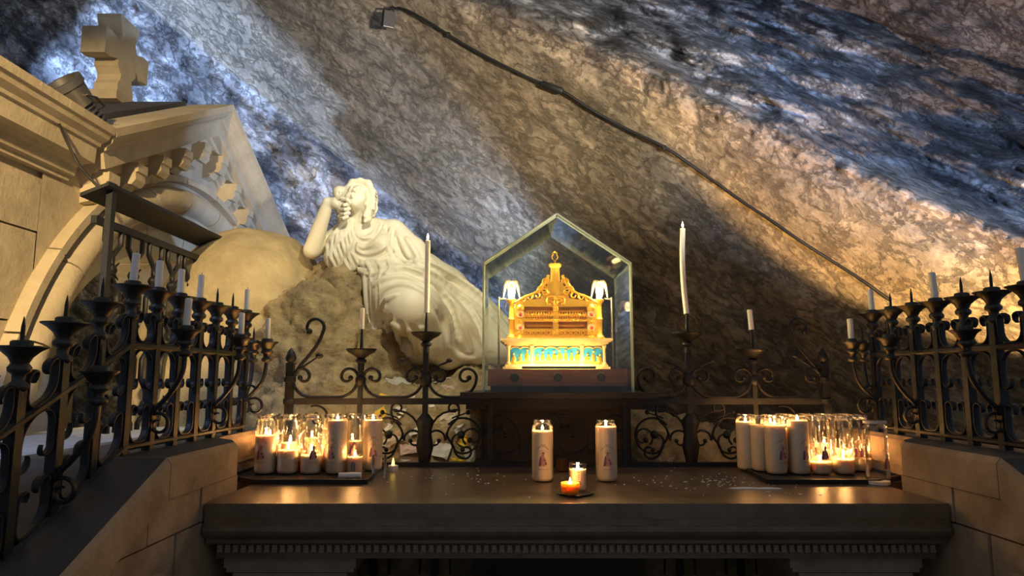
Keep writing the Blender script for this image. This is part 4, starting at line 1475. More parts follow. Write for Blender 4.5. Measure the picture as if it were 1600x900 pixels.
# walnut base block with three round knobs
wb = empty('walnut_base', (0, 2.86, KZ), 'reddish walnut base block with three round dark knobs inside the glass case', 'base')
MB().bbox((-.262, 2.69, KZ + .0005), (.262, 3.04, KZ + .022)).build('dark_foot', M['darkwood'], wb, go2)
MB().bbox((-.272, 2.685, KZ + .022), (.272, 3.045, KZ + .088)).build('block', M['walnut'], wb, go2)
for x in (-.168, 0, .168):
    R = Matrix.Rotation(math.pi / 2, 3, 'X')
    MB().lathe([(.001, -.002), (.018, -.002), (.018, .006), (.0145, .008), (.013, .004), (.001, .004)], (x, 2.685, KZ + .057), 18, R).build('knob', M['darkwood'], wb, go2, 40)

BZ = KZ + .0885
# low black light bar with a bright strip, at the front of the base
lb = empty('light_bar', (.005, 2.705, BZ), 'flat black light bar in front of the painted plinth, its glowing strip facing the gold', 'lamp')
MB().bbox((-.14, 2.693, BZ + .0003), (.15, 2.703, BZ + .011)).build('housing', M['black'], lb, (.005, 2.705, BZ))
MB().bbox((-.138, 2.7035, BZ + .001), (.148, 2.708, BZ + .009)).build('strip', M['strip'], lb, (.005, 2.705, BZ))
ld = bpy.data.lights.new('strip_light', 'AREA')
ld.shape, ld.size, ld.size_y, ld.energy, ld.color = 'RECTANGLE', .28, .008, .8, (1.0, .66, .16)
lo_ = bpy.data.objects.new('strip_light', ld)
COL.objects.link(lo_)
lo_.parent = lb
lo_.location = (0, .006, .011)
lo_.rotation_euler = Vector((0, -.75, -.6)).to_track_quat('Z', 'Y').to_euler()

# ------------------------------------------------------------------ the golden reliquary
rq = empty('golden_reliquary', (0, 2.86, BZ), 'ornate golden reliquary casket with tower and crest on a blue enamelled plinth', 'reliquary')
RO = Vector((0, 2.86, BZ))
FY = 2.755                                                # front plane of the plinth


def part(b, name, mat, smooth=None, parent=None): return b.build(name, mat, parent or rq, RO, smooth)


# plinth: foot, die, cornice
b = MB()
for hw, z0, z1 in ((.214, 0, .010), (.206, .010, .018)): b.bbox((-hw, FY - (hw - .20), BZ + z0), (hw, 2.965, BZ + z1))
part(b, 'plinth_foot', M['ivory'])
part(MB().bbox((-.195, FY + .004, BZ + .018), (.195, 2.96, BZ + .098)), 'plinth_body', M['ivory'])
b = MB()
for hw, z0, z1 in ((.200, .092, .100), (.208, .100, .107), (.217, .107, .113), (.224, .113, .122)): b.bbox((-hw, FY - (hw - .198), BZ + z0), (hw, 2.965, BZ + z1))
part(b, 'plinth_cornice', M['ivory'])
for x in (-.192, -.098, .102, .192):
    part(MB().lathe([(.010, .018), (.010, .024), (.006, .028), (.0055, .078), (.009, .086), (.010, .092)], (x, FY - .001, BZ), 10), 'colonnette', M['ivory'], 40)
rg = random.Random(3)
for x0, x1 in ((-.184, -.106), (-.090, .094), (.110, .184)):
    pn = part(MB().bbox((x0, FY - .001, BZ + .021), (x1, FY + .005, BZ + .090)), 'enamel_panel', M['enamel'])
    b = MB()                                               # gilded relief: little robed figures and a scalloped arch
    n = max(3, int((x1 - x0) / .022))
    for i in range(n):
        x = x0 + (x1 - x0) * (i + .5) / n
        h = rg.uniform(.030, .050)
        b.ball((x, FY - .002, BZ + .024 + h * .4), .011, 8, (rg.uniform(.7, 1.0), .4, h / .022))
        b.ball((x + rg.uniform(-.003, .003), FY - .004, BZ + .026 + h * .98), .0048, 8)
        b.tube([(x - .004, FY - .003, BZ + .024 + h * .7), (x + rg.uniform(-.014, .014), FY - .005, BZ + .024 + h * rg.uniform(.5, .95))], .0028, 5)
    b.bbox((x0, FY - .004, BZ + .021), (x1, FY - .001, BZ + .031))
    part(b, 'gilded_figures', M['gold'], 50, pn)
    b = MB()
    m_ = max(2, int((x1 - x0) / .045))
    w = (x1 - x0) / m_
    for i in range(m_):
        c = x0 + w * (i + .5)
        b.tube([(c + w / 2 * math.cos(t), FY - .003, BZ + .078 + .010 * math.sin(t)) for t in np.linspace(0, math.pi, 9)], .0022, 5)
    part(b, 'arch_moulding', M['gold'], 50, pn)

# casket body
Z0 = BZ + .122
b = MB()
b.bbox((-.170, FY + .020, Z0), (.170, 2.945, Z0 + .010)).bbox((-.163, FY + .026, Z0 + .010), (.163, 2.94, Z0 + .018))
part(b, 'casket_base', M['gold'])
b = MB()
for i in range(16):
    x = -.150 + .02 * i
    b.tube([(x + .0075 * math.cos(t), FY + .021, Z0 + .027 + .0075 * math.sin(t)) for t in np.linspace(0, 2 * math.pi, 11)], .0020, 5)
b.bbox((-.16, FY + .018, Z0 + .035), (.16, FY + .024, Z0 + .039))
part(b, 'openwork_band', M['gold'], 50)
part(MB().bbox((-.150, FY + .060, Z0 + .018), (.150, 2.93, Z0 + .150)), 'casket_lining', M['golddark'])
b = MB()
for z0, z1 in ((.039, .046), (.078, .088), (.104, .111), (.146, .156)): b.bbox((-.158, FY + .022, Z0 + z0), (.158, FY + .034, Z0 + z1))
for x0, x1 in ((-.160, -.128), (.128, .160), (-.011, .011)): b.bbox((x0, FY + .020, Z0 + .02), (x1, FY + .040, Z0 + .156))
for m in (1, -1): b.bbox((m * .16 - .008, FY + .022, Z0 + .018), (m * .16 + .008, 2.94, Z0 + .156))
part(b, 'casket_frame', M['gold'])
b = MB()
for zz in (.090, .101):
    for i in range(27): b.ball((-.125 + i * .0096, FY + .026, Z0 + zz), .0042, 6)
for i in range(24):
    x = -.122 + .244 * i / 23
    b.lathe([(.0042, 0), (.002, .008), (.0005, .011)], (x, FY + .028, Z0 + .111), 5)
part(b, 'beaded_rail', M['gold'])
for z0 in (.048, .113):
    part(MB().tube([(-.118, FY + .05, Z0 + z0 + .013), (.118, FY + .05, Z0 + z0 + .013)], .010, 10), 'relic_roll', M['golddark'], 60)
for x in (-.144, .144):
    for zz in (.052, .112):
        R = Matrix.Rotation(math.pi / 2, 3, 'X')
        md = part(MB().lathe([(.001, .004), (.011, .004), (.0115, .001), (.016, .003), (.0165, -.003)], (x, FY + .018, Z0 + zz), 16, R), 'medallion', M['ivory'], 40)
        part(MB().ball((x, FY + .013, Z0 + zz - .002), .0075, 10, (1, .5, 1.2)), 'red_boss', M['redstone'], 60, md)
    part(MB().lathe([(.013, .128), (.017, .135), (.016, .146), (.010, .156), (.001, .162)], (x, FY + .024, Z0), 10), 'corner_capital', M['gold'], 50)
    part(MB().ball((x, FY + .022, Z0 + .010), .013, 10, (1, 1, .8)), 'foot_ball', M['gold'], 60)
# filigree: small scrolls and rosettes all over the frame of the front
for zz in (.083, .1075):
    for i in range(10):
        x = -.117 + .026 * i
        part(MB().tube([(x + (.0085 - .0007 * j) * math.cos(j * .8), FY + .019, Z0 + zz + (.0058 - .0005 * j) * math.sin(j * .8)) for j in range(11)], .0019, 5), 'filigree_scroll', M['gold'], 60)
for x in (-.144, .144, 0):
    for zz in (.030, .078, .136):
        b = MB()
        for j in range(6): b.ball((x + .0075 * math.cos(j * 1.047), FY + .017, Z0 + zz + .0075 * math.sin(j * 1.047)), .0042, 6)
        b.ball((x, FY + .015, Z0 + zz), .0045, 6)
        part(b, 'rosette', M['gold'], 60)
# lid and scrolled crest
b = MB()
b.prism([(-.166, 0), (.166, 0), (.160, .012), (.05, .030), (0, .036), (-.05, .030), (-.160, .012)], lambda a, c, d: Vector((a, d, Z0 + .156 + c)), FY + .024, 2.94)
part(b, 'lid', M['gold'])
for m in (1, -1):
    for i, (x, z, r) in enumerate(((.134, .176, .013), (.106, .186, .016), (.075, .196, .018), (.046, .210, .020))):
        pth = [(FY + .018, x * m + r * (1 - t / 9) * math.cos(t) * m, Z0 + z + r * (1 - t / 9) * math.sin(t)) for t in np.linspace(-.6, 6.6, 22)]
        part(MB().tube([(q[1], q[0], q[2]) for q in pth], .0040, 6), 'crest_scroll', M['gold'], 60)
    b = MB()
    b.tube([(m * x, FY + .018, Z0 + z) for x, z in ((.165, .164), (.13, .188), (.09, .205), (.056, .228), (.036, .262), (.030, .290))], .0052, 6)
    part(b, 'crest_rim', M['gold'], 60)
    for i in range(5):
        t = i / 4
        part(MB().ball((m * (.060 - .030 * t), FY + .022, Z0 + .232 + .052 * t), .010 - .003 * t, 8, (1, .6, 1.2)), 'crest_leaf', M['gold'], 60)
# cross-gable, tower, finial
b = MB()
b.prism([(-.056, .150), (.056, .150), (.056, .195), (.040, .225), (.030, .255), (.0, .268), (-.030, .255), (-.040, .225), (-.056, .195)], lambda a, c, d: Vector((a, d, Z0 + c)), FY + .026, FY + .075)
part(b, 'central_gable', M['gold'])
for m in (1, -1):
    part(MB().tube([(m * (.012 + .024 * (1 - t / 8) * math.cos(t)), FY + .017, Z0 + .176 + .022 * (1 - t / 8) * math.sin(t)) for t in np.linspace(-.5, 6, 20)], .0045, 6), 'gable_scroll', M['gold'], 60)
for m in (1, -1):
    for x, z, r in ((.050, .222, .022), (.036, .262, .015)):
        part(MB().tube([(m * (x + r * (1 - t / 9) * math.cos(t)), FY + .020, Z0 + z + r * (1 - t / 9) * math.sin(t)) for t in np.linspace(-1.2, 6.2, 22)], .0048, 6), 'tower_scroll', M['gold'], 60)
    for zz in (.160, .176, .192, .208): part(MB().ball((m * .028, FY + .020, Z0 + zz), .0068, 8, (1.3, .6, 1)), 'gable_bead', M['gold'], 60)
part(MB().ball((0, FY + .018, Z0 + .165), .013, 10, (1, .6, 1.3)), 'gable_boss', M['gold'], 60)
b = MB()
b.lathe([(.034, .180), (.030, .192), (.024, .205), (.0205, .222), (.0185, .325), (.026, .334), (.027, .344), (.022, .345)], (0, FY + .042, Z0), 8, None)
part(b, 'tower', M['gold'], 30)
b = MB()
for i in range(8):
    b.lathe([(.005, 0), (.001, .006)], (.023 * math.cos(i * math.pi / 4), FY + .05 + .023 * math.sin(i * math.pi / 4), Z0 + .344), 5)
for i in range(7): b.lathe([(.0035, -.003), (.0035, .003)], (0, FY + .029, Z0 + .225 + i * .0125), 5, Matrix.Rotation(math.pi / 2, 3, 'X'))
part(b, 'tower_crenels', M['gold'])
b = MB()
b.lathe([(.010, .345), (.0035, .350), (.0035, .358), (.007, .362), (.003, .366)], (0, FY + .05, Z0), 8)
for m in (1, -1):
    b.tube([(m * (.0035 + .0085 * math.sin(t)), FY + .05, Z0 + .379 - .0115 * math.cos(t)) for t in np.linspace(.2, 2.9, 9)], .0026, 6)
    b.tube([(m * (.003 + .006 * math.sin(t)), FY + .05, Z0 + .396 - .006 * math.cos(t)) for t in np.linspace(.3, 4.6, 10)], .0022, 6)
b.ball((0, FY + .05, Z0 + .404), .005, 8)
part(b, 'finial', M['gold'], 60)

for ch in rq.children_recursive:                          # the casket sits a little lower than first laid out
    zb = Z0 - BZ
    for v in ch.data.vertices:
        if v.co.z > zb: v.co.z = zb + (v.co.z - zb) * .90

# two gilded lamp columns with winged hoods, and the bent pipes that feed them
for m, sd in ((-1, 'left'), (1, 'right')):
    x = m * .180
    zc = BZ + .1225
    c = empty('lamp_column', (x, 2.80, zc), 'gilded lamp column with winged hood and lit bulb at the %s end of the golden casket' % sd, 'lamp', 'lamp columns beside the casket')
    c0 = (x, 2.80, zc)
    MB().lathe([(.022, 0), (.022, .008), (.015, .014), (.0115, .022), (.011, .075), (.015, .082), (.011, .088), (.010, .140), (.013, .148), (.020, .154), (.022, .162), (.020, .163)], c0, 14).build('column', M['gold'], c, c0, 40)
    MB().lathe([(.001, .164), (.010, .166), (.0125, .185), (.009, .206), (.001, .212)], c0, 12).build('bulb', M['bulb'], c, c0, 60)
    MB().lathe([(.017, .214), (.013, .226), (.006, .234), (.001, .235)], c0, 14, None, True).build('hood', M['redstone'], c, c0, 40)
    for k, (a, ln) in enumerate(((-1, .034), (-.45, .026), (.45, .026), (1, .034))):
        p = [Vector((x + a * .006, 2.80 - .008, zc + .228)), Vector((x + a * .016, 2.80 - .016, zc + .236)), Vector((x + a * .026, 2.80 - .018, zc + .214)), Vector((x + a * ln, 2.80 - .016, zc + .178 - .01 * abs(a)))]
        MB().tube(spline(p, 4), [.005] * 4 + [.0065] * 5 + [.005, .004, .003, .0012][:len(spline(p, 4)) - 9], 6).build('wing', M['ivory'], c, c0, 60)
    point('lamp_column_light', (0, -.030, .19), 5.0, (1.0, .76, .30), .012, c)
    pc = spline([(m * .232, 2.80, BZ + .0008), (m * .232, 2.80, BZ + .27), (m * .231, 2.80, BZ + .283), (m * .224, 2.80, BZ + .287), (m * .204, 2.80, BZ + .287)], 5)
    put(MB().tube(pc, .0042, 8).build('bent_pipe', M['lampgrey'], smooth=60), 'thin bent steel pipe rising at the %s side inside the glass case' % sd, 'pipe')

# ------------------------------------------------------------------ candles, jars and small things
FLAME_L = (1.0, .46, .13)


def flame_mesh(h=.024, r=.0046):
    return MB().lathe([(.0003, -.001), (r * .7, h * .10), (r, h * .26), (r * .82, h * .46), (r * .45, h * .72), (r * .12, h * .93), (.0001, h)], n=10).mesh('flame', M['flame'], smooth=60)


FL_ME = flame_mesh()
FL_SM = flame_mesh(.017, .0044)


def taper(loc, h, r, label, group=None, lit=0.0, lean=(0, 0), bend=0.0, broken=False):
    """A slim white candle impaled at loc; bend bows it sideways."""
    o = empty('taper_candle', loc, label, 'candle', group)
    n = 9 if bend else 3
    pts = [Vector((lean[0] * h * i / (n - 1) + bend * math.sin(math.pi * i / (n - 1)), lean[1] * h * i / (n - 1), h * i / (n - 1))) for i in range(n)]
    MB().tube(pts + [pts[-1] + Vector((0, 0, .002))], [r * 1.02] + [r] * (n - 1) + [r * .6], 14).build('wax', M['wax'], o, smooth=50)
    t = pts[-1]
    MB().tube([t, t + Vector((.0006, 0, .009))], .0009, 5).build('wick', M['wick'], o)
    if lit:
        link('flame', FL_ME, o, t + Vector((0, 0, .006)))
        point('candle_light', t + Vector((0, 0, .016)), lit, FLAME_L, .006, o)
    return o


def on_cup(key, dz=.012): return CUPS[key] + Vector((0, 0, dz))


G1 = 'short white candles on the side railings'
LEFT = [(0, .078, 'tallest white candle of the left railing, first from the left, leaning on its drip cup', (.05, 0)),
        (1, .080, 'white candle on the left railing, second from the left', (.0, 0)),
        (2, .076, 'white candle on the left railing, third of four in a row over the top rail', (0, 0)),
        (3, .078, 'white candle on the left railing, fourth of its upper row, above a bracket candle', (.02, 0)),
        ('b1', .080, 'white candle in the lower bracket cup of the left railing below the upper row', (.03, 0)),
        (6, .082, 'upper white candle on the end post of the left railing', (0, 0)),
        ('b4', .076, 'white candle in the bracket cup just below the end post candle of the left railing', (0, 0)),
        ('in', .080, 'white candle on the outermost bracket arm at the far end of the left railing', (0, 0))]
for k, h, lb, ln in LEFT: taper(on_cup(('left', k)), h, .0098 if k != 'in' else .0085, lb, G1, 0, ln)
RIGHT = [('in', .078, 'lowest white candle on the bracket arm at the far end of the right railing', (-.02, 0)),
         (6, .080, 'white candle on the end post of the right railing', (-.02, 0)),
         (3, .086, 'white candle standing alone in the middle of the right railing', (-.06, 0)),
         (0, .092, 'white candle at the right edge of the picture on the right railing', (-.08, 0))]
for k, h, lb, ln in RIGHT: taper(on_cup(('right', k)), h, .0105, lb, G1, 0, ln)
G2 = 'white candles on the altar grille'
taper(BCUP[(-1, 0)] + Vector((0, 0, .086)), .082, .0088, 'short unlit white candle on the spike left of the tall lit one', G2)
taper(BCUP[(-1, 1)] + Vector((0, 0, .086)), .292, .0105, 'tall lit white candle in front of the marble statue', G2, .55)
taper(BCUP[(1, 1)] + Vector((0, 0, .082)), .345, .0105, 'tallest lit white candle, slightly bowed, right of the glass case', G2, .55, (-.012, 0), -.008)
taper(BCUP[(1, 0)] + Vector((0, 0, .084)), .078, .0100, 'short unlit white candle on the spike right of the bowed tall one', G2, 0, (-.06, 0))

# printed picture on the tall jars, flat ink that hugs the glass
def text_mesh(body, size, arc_r=None, width=None):
    c = bpy.data.curves.new('t', 'FONT')
    c.body, c.size, c.align_x = body, size, 'CENTER'
    c.resolution_u = 2
    o = bpy.data.objects.new('t', c)
    COL.objects.link(o)
    bpy.context.view_layer.update()
    me = bpy.data.meshes.new_from_object(o.evaluated_get(bpy.context.evaluated_depsgraph_get()))
    v = [(p.co.x, p.co.y) for p in me.vertices]
    f = [tuple(p.vertices) for p in me.polygons]
    bpy.data.objects.remove(o)
    bpy.data.curves.remove(c)
    bpy.data.meshes.remove(me)
    if arc_r:
        v = [((arc_r + y) * math.sin(x / arc_r), (arc_r + y) * math.cos(x / arc_r) - arc_r) for x, y in v]
    return v, f


JR = .0362                                                # jar radius
FIG = [('purple', [(-.015, .0), (-.006, .001), (-.003, .014), (-.006, .034), (-.010, .030), (-.013, .014)]),
       ('rose', [(-.006, .001), (.006, .0), (.009, .012), (.008, .024), (.003, .033), (-.004, .033), (-.006, .022)]),
       ('purple', [(.004, .006), (.012, .003), (.013, .010), (.009, .017)]),
       ('umber', [(-.0045, .034), (.0, .030), (.0045, .036), (.0055, .043), (.001, .0475), (-.0035, .044)]),
       ('rose', [(-.0008, .0305), (.0025, .0320), (.0038, .0370), (.0030, .0425), (.0002, .0435), (-.0018, .0390)]),
       ('umber', [(.000, .018), (.009, .016), (.0105, .021), (.003, .024)])]


def wrap(b, verts, faces, z0, r): return b.add([(r * math.sin(x / r), -r * math.cos(x / r), z0 + z) for x, z in verts], faces)


def print_mesh():
    b = MB()
    mats = [M['umber'], M['rose'], M['purple']]
    ix = {'umber': 0, 'rose': 1, 'purple': 2}
    for i, (m, poly) in enumerate(FIG):
        b.mi = ix[m]
        n = len(poly)
        cxp, czp = sum(p[0] for p in poly) / n, sum(p[1] for p in poly) / n
        wrap(b, poly + [(cxp, czp)], [(k, (k + 1) % n, n) for k in range(n)], .052, JR + .0004 + .00006 * i)
    b.mi = 0
    for body, size, ar, z in (('SAINTE', .0052, None, .120), ('MARIE MADELEINE', .0052, .019, .1155), ('SAINTE BAUME', .0050, None, .040)):
        v, f = text_mesh(body, size, ar)
        wrap(b, v, f, z, JR + .0004)
    # thin halo arc over the head
    hv = [((.0085 + d) * math.cos(t), .095 - .052 + (.0085 + d) * math.sin(t)) for t in np.linspace(-.4, 3.5, 14) for d in (0, .0006)]
    wrap(b, hv, [(2 * i, 2 * i + 1, 2 * i + 3, 2 * i + 2) for i in range(13)], .052, JR + .0004)
    me = bpy.data.meshes.new('printed_picture')
    me.from_pydata(b.v, [], b.f)
    for m in mats: me.materials.append(m)
    me.polygons.foreach_set('material_index', b.m)
    return me


PRINT = print_mesh()
JH = .200
JAR = MB().lathe([(.030, .0), (JR - .001, .006), (JR, .014), (JR, JH - .024), (JR - .0015, JH - .016), (JR - .006, JH - .012), (JR - .007, JH - .009), (JR - .0045, JH - .007), (JR - .0045, JH - .003), (JR - .006, JH), (JR - .0085, JH - .001), (JR - .0085, JH - .010), (JR - .004, JH - .018)], n=28, closed=True).mesh('glass_jar', M['glass'], smooth=40)


def wax_mesh(h):
    r = JR - .0009
    top = [(r, h), (r - .002, h - .001), (r - .006, h - .0035), (.004, h - .004), (.0005, h - .004)] if h < JH - .03 else [(r, h), (r - .004, h + .001), (.004, h), (.0005, h)]
    return MB().lathe([(.001, .003), (.029, .003), (r - .001, .008), (r, .014)] + top, n=24).mesh('wax', M['jarwax'], smooth=40)


def jar(x, y, z, wax, label, group, lit=.16, rz=0.0, deco=True):
    o = empty('jar_candle', (x, y, z), label, 'candle', group, rz=rz)
    link('glass_jar', JAR, o)
    if wax:
        link('wax', wax_mesh(wax), o)
        MB().tube([(0, 0, wax - .004), (.0005, 0, wax + .007)], .0009, 5).build('wick', M['wick'], o)
        if lit:
            link('flame', FL_SM, o, (0, 0, wax + .003))
            point('jar_light', (0, 0, wax + .013), lit, FLAME_L, .005, o)
    if deco: link('printed_picture', PRINT, o)
    return o


def on_table(px, py, z=TZ):
    """The point of the level z that is seen at (px, py)."""
    d = sight(np.array([px]), np.array([py]))[0]
    t = (z - CZ) / d[2]
    return CX + d[0] * t, d[1] * t


G3 = 'tall glass jar candles in front of the glass case'
x, y = on_table(848, 752)
jar(x, y, TZ + .0008, .165, 'tall lit jar candle with violet picture, left one of the pair before the case', G3, .6)
x, y = on_table(948, 752)
jar(x, y, TZ + .0008, .178, 'tall lit jar candle filled to the shoulder, right one of the pair before the case', G3, .6)

# left tray with its crowd of jars
TH = .012


def tray(pts, label):
    o = empty('candle_tray', (pts[0][0], pts[0][1], TZ), label, 'tray', 'black candle trays on the altar')
    og = (pts[0][0], pts[0][1], TZ)
    f = lambda a, c, d: Vector((a, c, d))
    MB().prism(pts, f, TZ + .0006, TZ + .008).build('tray_floor', M['black'], o, og)
    n = len(pts)
    b = MB()
    for i in range(n):
        p, q = Vector((*pts[i], 0)), Vector((*pts[(i + 1) % n], 0))
        d = (q - p).normalized()
        nn = Vector((d.y, -d.x, 0)) * .004
        b.add([p - nn + Vector((0, 0, TZ + .0004)), q - nn + Vector((0, 0, TZ + .0004)), q + nn + Vector((0, 0, TZ + .0004)), p + nn + Vector((0, 0, TZ + .0004)),
               p - nn + Vector((0, 0, TZ + .016)), q - nn + Vector((0, 0, TZ + .016)), q + nn + Vector((0, 0, TZ + .016)), p + nn + Vector((0, 0, TZ + .016))],
              [(3, 2, 1, 0), (4, 5, 6, 7), (0, 1, 5, 4), (1, 2, 6, 5), (2, 3, 7, 6), (3, 0, 4, 7)])
    b.build('tray_rim', M['black'], o, og)
    return o


def corners(ps): return [on_table(*p) for p in ps]


tl = corners([(378, 757), (572, 757), (592, 738)])
yb_l = 2.66
XL = -IN - .112
tray([(XL, tl[0][1] + .10), (-IN + .010, tl[0][1]), (tl[1][0], tl[1][1]), (tl[2][0], tl[2][1]), (tl[2][0], yb_l), (XL, yb_l)], 'black tray of jar candles at the left end of the altar')
G4 = 'jar candles on the left tray'
J0 = TZ + .0085


def jpx(px, py, wax, label, lit=.45, rz=None, group=G4):
    x, y = on_table(px, py, J0)
    if py < 727:                                           # the rows behind
        y = 2.545 if py > 720 else 2.618
        x = CX + (px - 800) / FPX / 1.028 * y
    return jar(x, y, J0, wax, label, group, lit, RNG.uniform(-.4, .4) if rz is None else rz)


jpx(413, 740, .132, 'front jar candle at the left end of the left tray, its wax two thirds high', .45, -.1)
jpx(449, 740, .082, 'front jar candle with low white wax, second from the left on the left tray', .45, 1.9)
jpx(485, 740, .064, 'front jar candle with the lowest wax, third from the left on the left tray', .45, .5)
jpx(525, 740, .184, 'full jar candle, flame at its top, in the front row of the left tray', .45, -.3)
jpx(556, 737, None, 'empty jar with violet picture behind the small window votive on the left tray', 0, 0)
jpx(581, 735, .180, 'lit full jar candle at the right end of the left tray', .45, .3)
for px, py, wx, lb in ((418, 725, .12, 'jar candle in the second row of the left tray, at its left end'), (451, 725, .10, 'jar candle in the second row of the left tray, second from the left'),
                       (484, 725, .07, 'jar candle in the second row of the left tray, glowing behind the lowest front jar'), (517, 725, .15, 'jar candle in the second row of the left tray, hidden behind the full jar'),
                       (421, 712, .09, 'jar candle in the last row of the left tray, at its left end'), (453, 712, .06, 'jar candle in the last row of the left tray, second from the left'),
                       (485, 712, .11, 'jar candle in the last row of the left tray, third from the left'), (517, 712, .06, 'jar candle in the last row of the left tray, fourth from the left'),
                       (549, 713, .10, 'jar candle in the last row of the left tray, fifth from the left')):
    jpx(px, py, wx, lb, .35)


def votive(x, y, z, r, h, wax, label, lit, deco, cat='candle', group=None):
    o = empty('votive_glass', (x, y, z), label, cat, group)
    MB().lathe([(r - .003, .0), (r, .004), (r, h), (r - .0015, h + .0004), (r - .0028, h - .001), (r - .0028, h - .03)], n=22, closed=True).build('glass', M['glass'], o, smooth=40)
    if wax:
        MB().lathe([(.001, .003), (r - .0012, .004), (r - .0012, wax), (r - .004, wax - .002), (.0005, wax - .003)], n=20).build('wax', M['jarwax'], o, smooth=40)
        MB().tube([(0, 0, wax - .003), (.0004, 0, wax + .006)], .0009, 5).build('wick', M['wick'], o)
        if lit:
            link('flame', FL_SM, o, (0, 0, wax + .002))
            point('votive_light', (0, 0, wax + .012), lit, FLAME_L, .005, o)
    b = MB()
    R2 = r + .0004
    if deco == 'window':                                    # arched leaded window print
        pl = [(-.0075, 0), (.0075, 0), (.0075, .026)] + [(.0075 * math.cos(t), .026 + .0075 * math.sin(t)) for t in np.linspace(.3, math.pi - .3, 6)] + [(-.0075, .026)]
        n = len(pl)
        wrap(b, pl + [(0, .015)], [(k, (k + 1) % n, n) for k in range(n)], .012, R2)
        b.mi = 1
        for k in range(5): wrap(b, [(-.006, .004 + k * .006), (.006, .004 + k * .006), (.006, .0048 + k * .006), (-.006, .0048 + k * .006)], [(0, 1, 2, 3)], .012, R2 + .0002)
        wrap(b, [(-.0005, 0), (.0005, 0), (.0005, .032), (-.0005, .032)], [(0, 1, 2, 3)], .012, R2 + .0002)
        mats = [M['ink'], M['paper']]
    elif deco == 'panel':                                   # narrow printed panel
        for x0, z0, x1, z1 in ((-.008, 0, .008, .0012), (-.008, .0388, .008, .04), (-.008, 0, -.007, .04), (.007, 0, .008, .04), (-.006, .002, .006, .012)):
            wrap(b, [(x0, z0), (x1, z0), (x1, z1), (x0, z1)], [(0, 1, 2, 3)], .018, R2)
        for k in range(5):
            w = .003 + .002 * ((k * 7) % 3) / 2
            wrap(b, [(-w, .016 + k * .0048), (w, .016 + k * .0048), (w, .0185 + k * .0048), (-w, .0185 + k * .0048)], [(0, 1, 2, 3)], .018, R2)
        mats = [M['umber'], M['rose']]
    if deco:
        me = bpy.data.meshes.new('printed_panel')
        me.from_pydata(b.v, [], b.f)
        for m in mats: me.materials.append(m)
        me.polygons.foreach_set('material_index', b.m)
        link('printed_panel', me, o)
    return o


x, y = on_table(554, 741, J0)
votive(x, y, J0, .0265, .068, .060, 'small votive glass printed with a grey arched window on the left tray', .3, 'window')
x, y = on_table(592, 748)
votive(x, y, TZ + .0008, .0255, .078, 0, 'small empty clear drinking glass beside the right corner of the left tray', 0, None, 'glass')
x, y = on_table(903, 768)
votive(x, y, TZ + .0048, .0265, .079, .062, 'small lit votive glass with a narrow printed panel between the two tall jars', .45, 'panel')
# candle stub lying on the left tray
x, y = on_table(547, 748, J0)
ob = MB().tube([(x - .038, y, J0 + .0105), (x + .036, y + .004, J0 + .0105)], .0100, 14).build('candle_stub', M['wax'], smooth=50)
put(ob, 'thick white candle stub lying at the front of the left tray', 'candle')
# electric tealight
x, y = on_table(614, 736)
o = empty('electric_tealight', (x, y, TZ), 'small white electric tealight with yellow plastic flame beside the left tray', 'tealight')
MB().lathe([(.019, .0006), (.0195, .003), (.0195, .019), (.017, .021), (.009, .020), (.004, .016), (.0005, .016)], n=20).build('cup', M['plastic'], o, smooth=40)
MB().lathe([(.0045, .016), (.0058, .024), (.0040, .036), (.001, .048)], n=10).build('plastic_flame', M['ledflame'], o, smooth=60)
# amber tealight on a square black saucer
x, y = on_table(891, 776)
o = empty('square_saucer', (x + .018, y + .02, TZ), 'flat square dark saucer under the amber tealight', 'saucer')
MB().lathe([(.030, .0006), (.052, .003), (.054, .006), (.051, .006), (.034, .0035), (.0005, .0035)], n=4).build('dish', M['black'], o)
for k in range(4):
    a = k * math.pi / 2
    MB().tube([(.0535 * math.cos(a), .0535 * math.sin(a), .0065), (.0535 * math.cos(a + math.pi / 2), .0535 * math.sin(a + math.pi / 2), .0065)], .0009, 5).build('bright_rim', M['lampgrey'], o)
o = empty('amber_tealight', (x, y, TZ + .0048), 'short lit amber tealight in an orange cup at the front of the altar', 'candle')
MB().lathe([(.014, .0), (.021, .003), (.0265, .012), (.0275, .034), (.0262, .035), (.0245, .026), (.0005, .024)], n=24).build('amber_cup', M['orange'], o, smooth=50)
MB().tube([(0, 0, .024), (.0004, 0, .031)], .0009, 5).build('wick', M['wick'], o)
link('flame', FL_ME, o, (0, 0, .026))
point('tealight_light', (0, 0, .044), .5, FLAME_L, .006, o)
# dark amber votive standing farther back between the tall jars
x, y = on_table(878, 737)
o = empty('amber_votive', (x, y, TZ), 'unlit dark amber votive glass behind the left tall jar', 'candle')
MB().lathe([(.016, .0006), (.022, .004), (.024, .045), (.022, .045), (.020, .030), (.0005, .028)], n=20).build('amber_glass', material('dark_amber_glass', (.10, .035, .008), .15), o, smooth=50)

# right tray
tr = corners([(1163, 735), (1200, 757), (1372, 757)])
XR = IN + .112
tray([(tr[0][0] - .004, tr[0][1] + .02), (tr[1][0] + .002, tr[1][1]), (IN - .010, tr[1][1] + .002), (XR, tr[1][1] + .10), (XR, 2.66), (tr[0][0] - .004, 2.66)], 'black tray with a cut corner holding jar candles at the right end of the altar')
G5 = 'jar candles on the right tray'

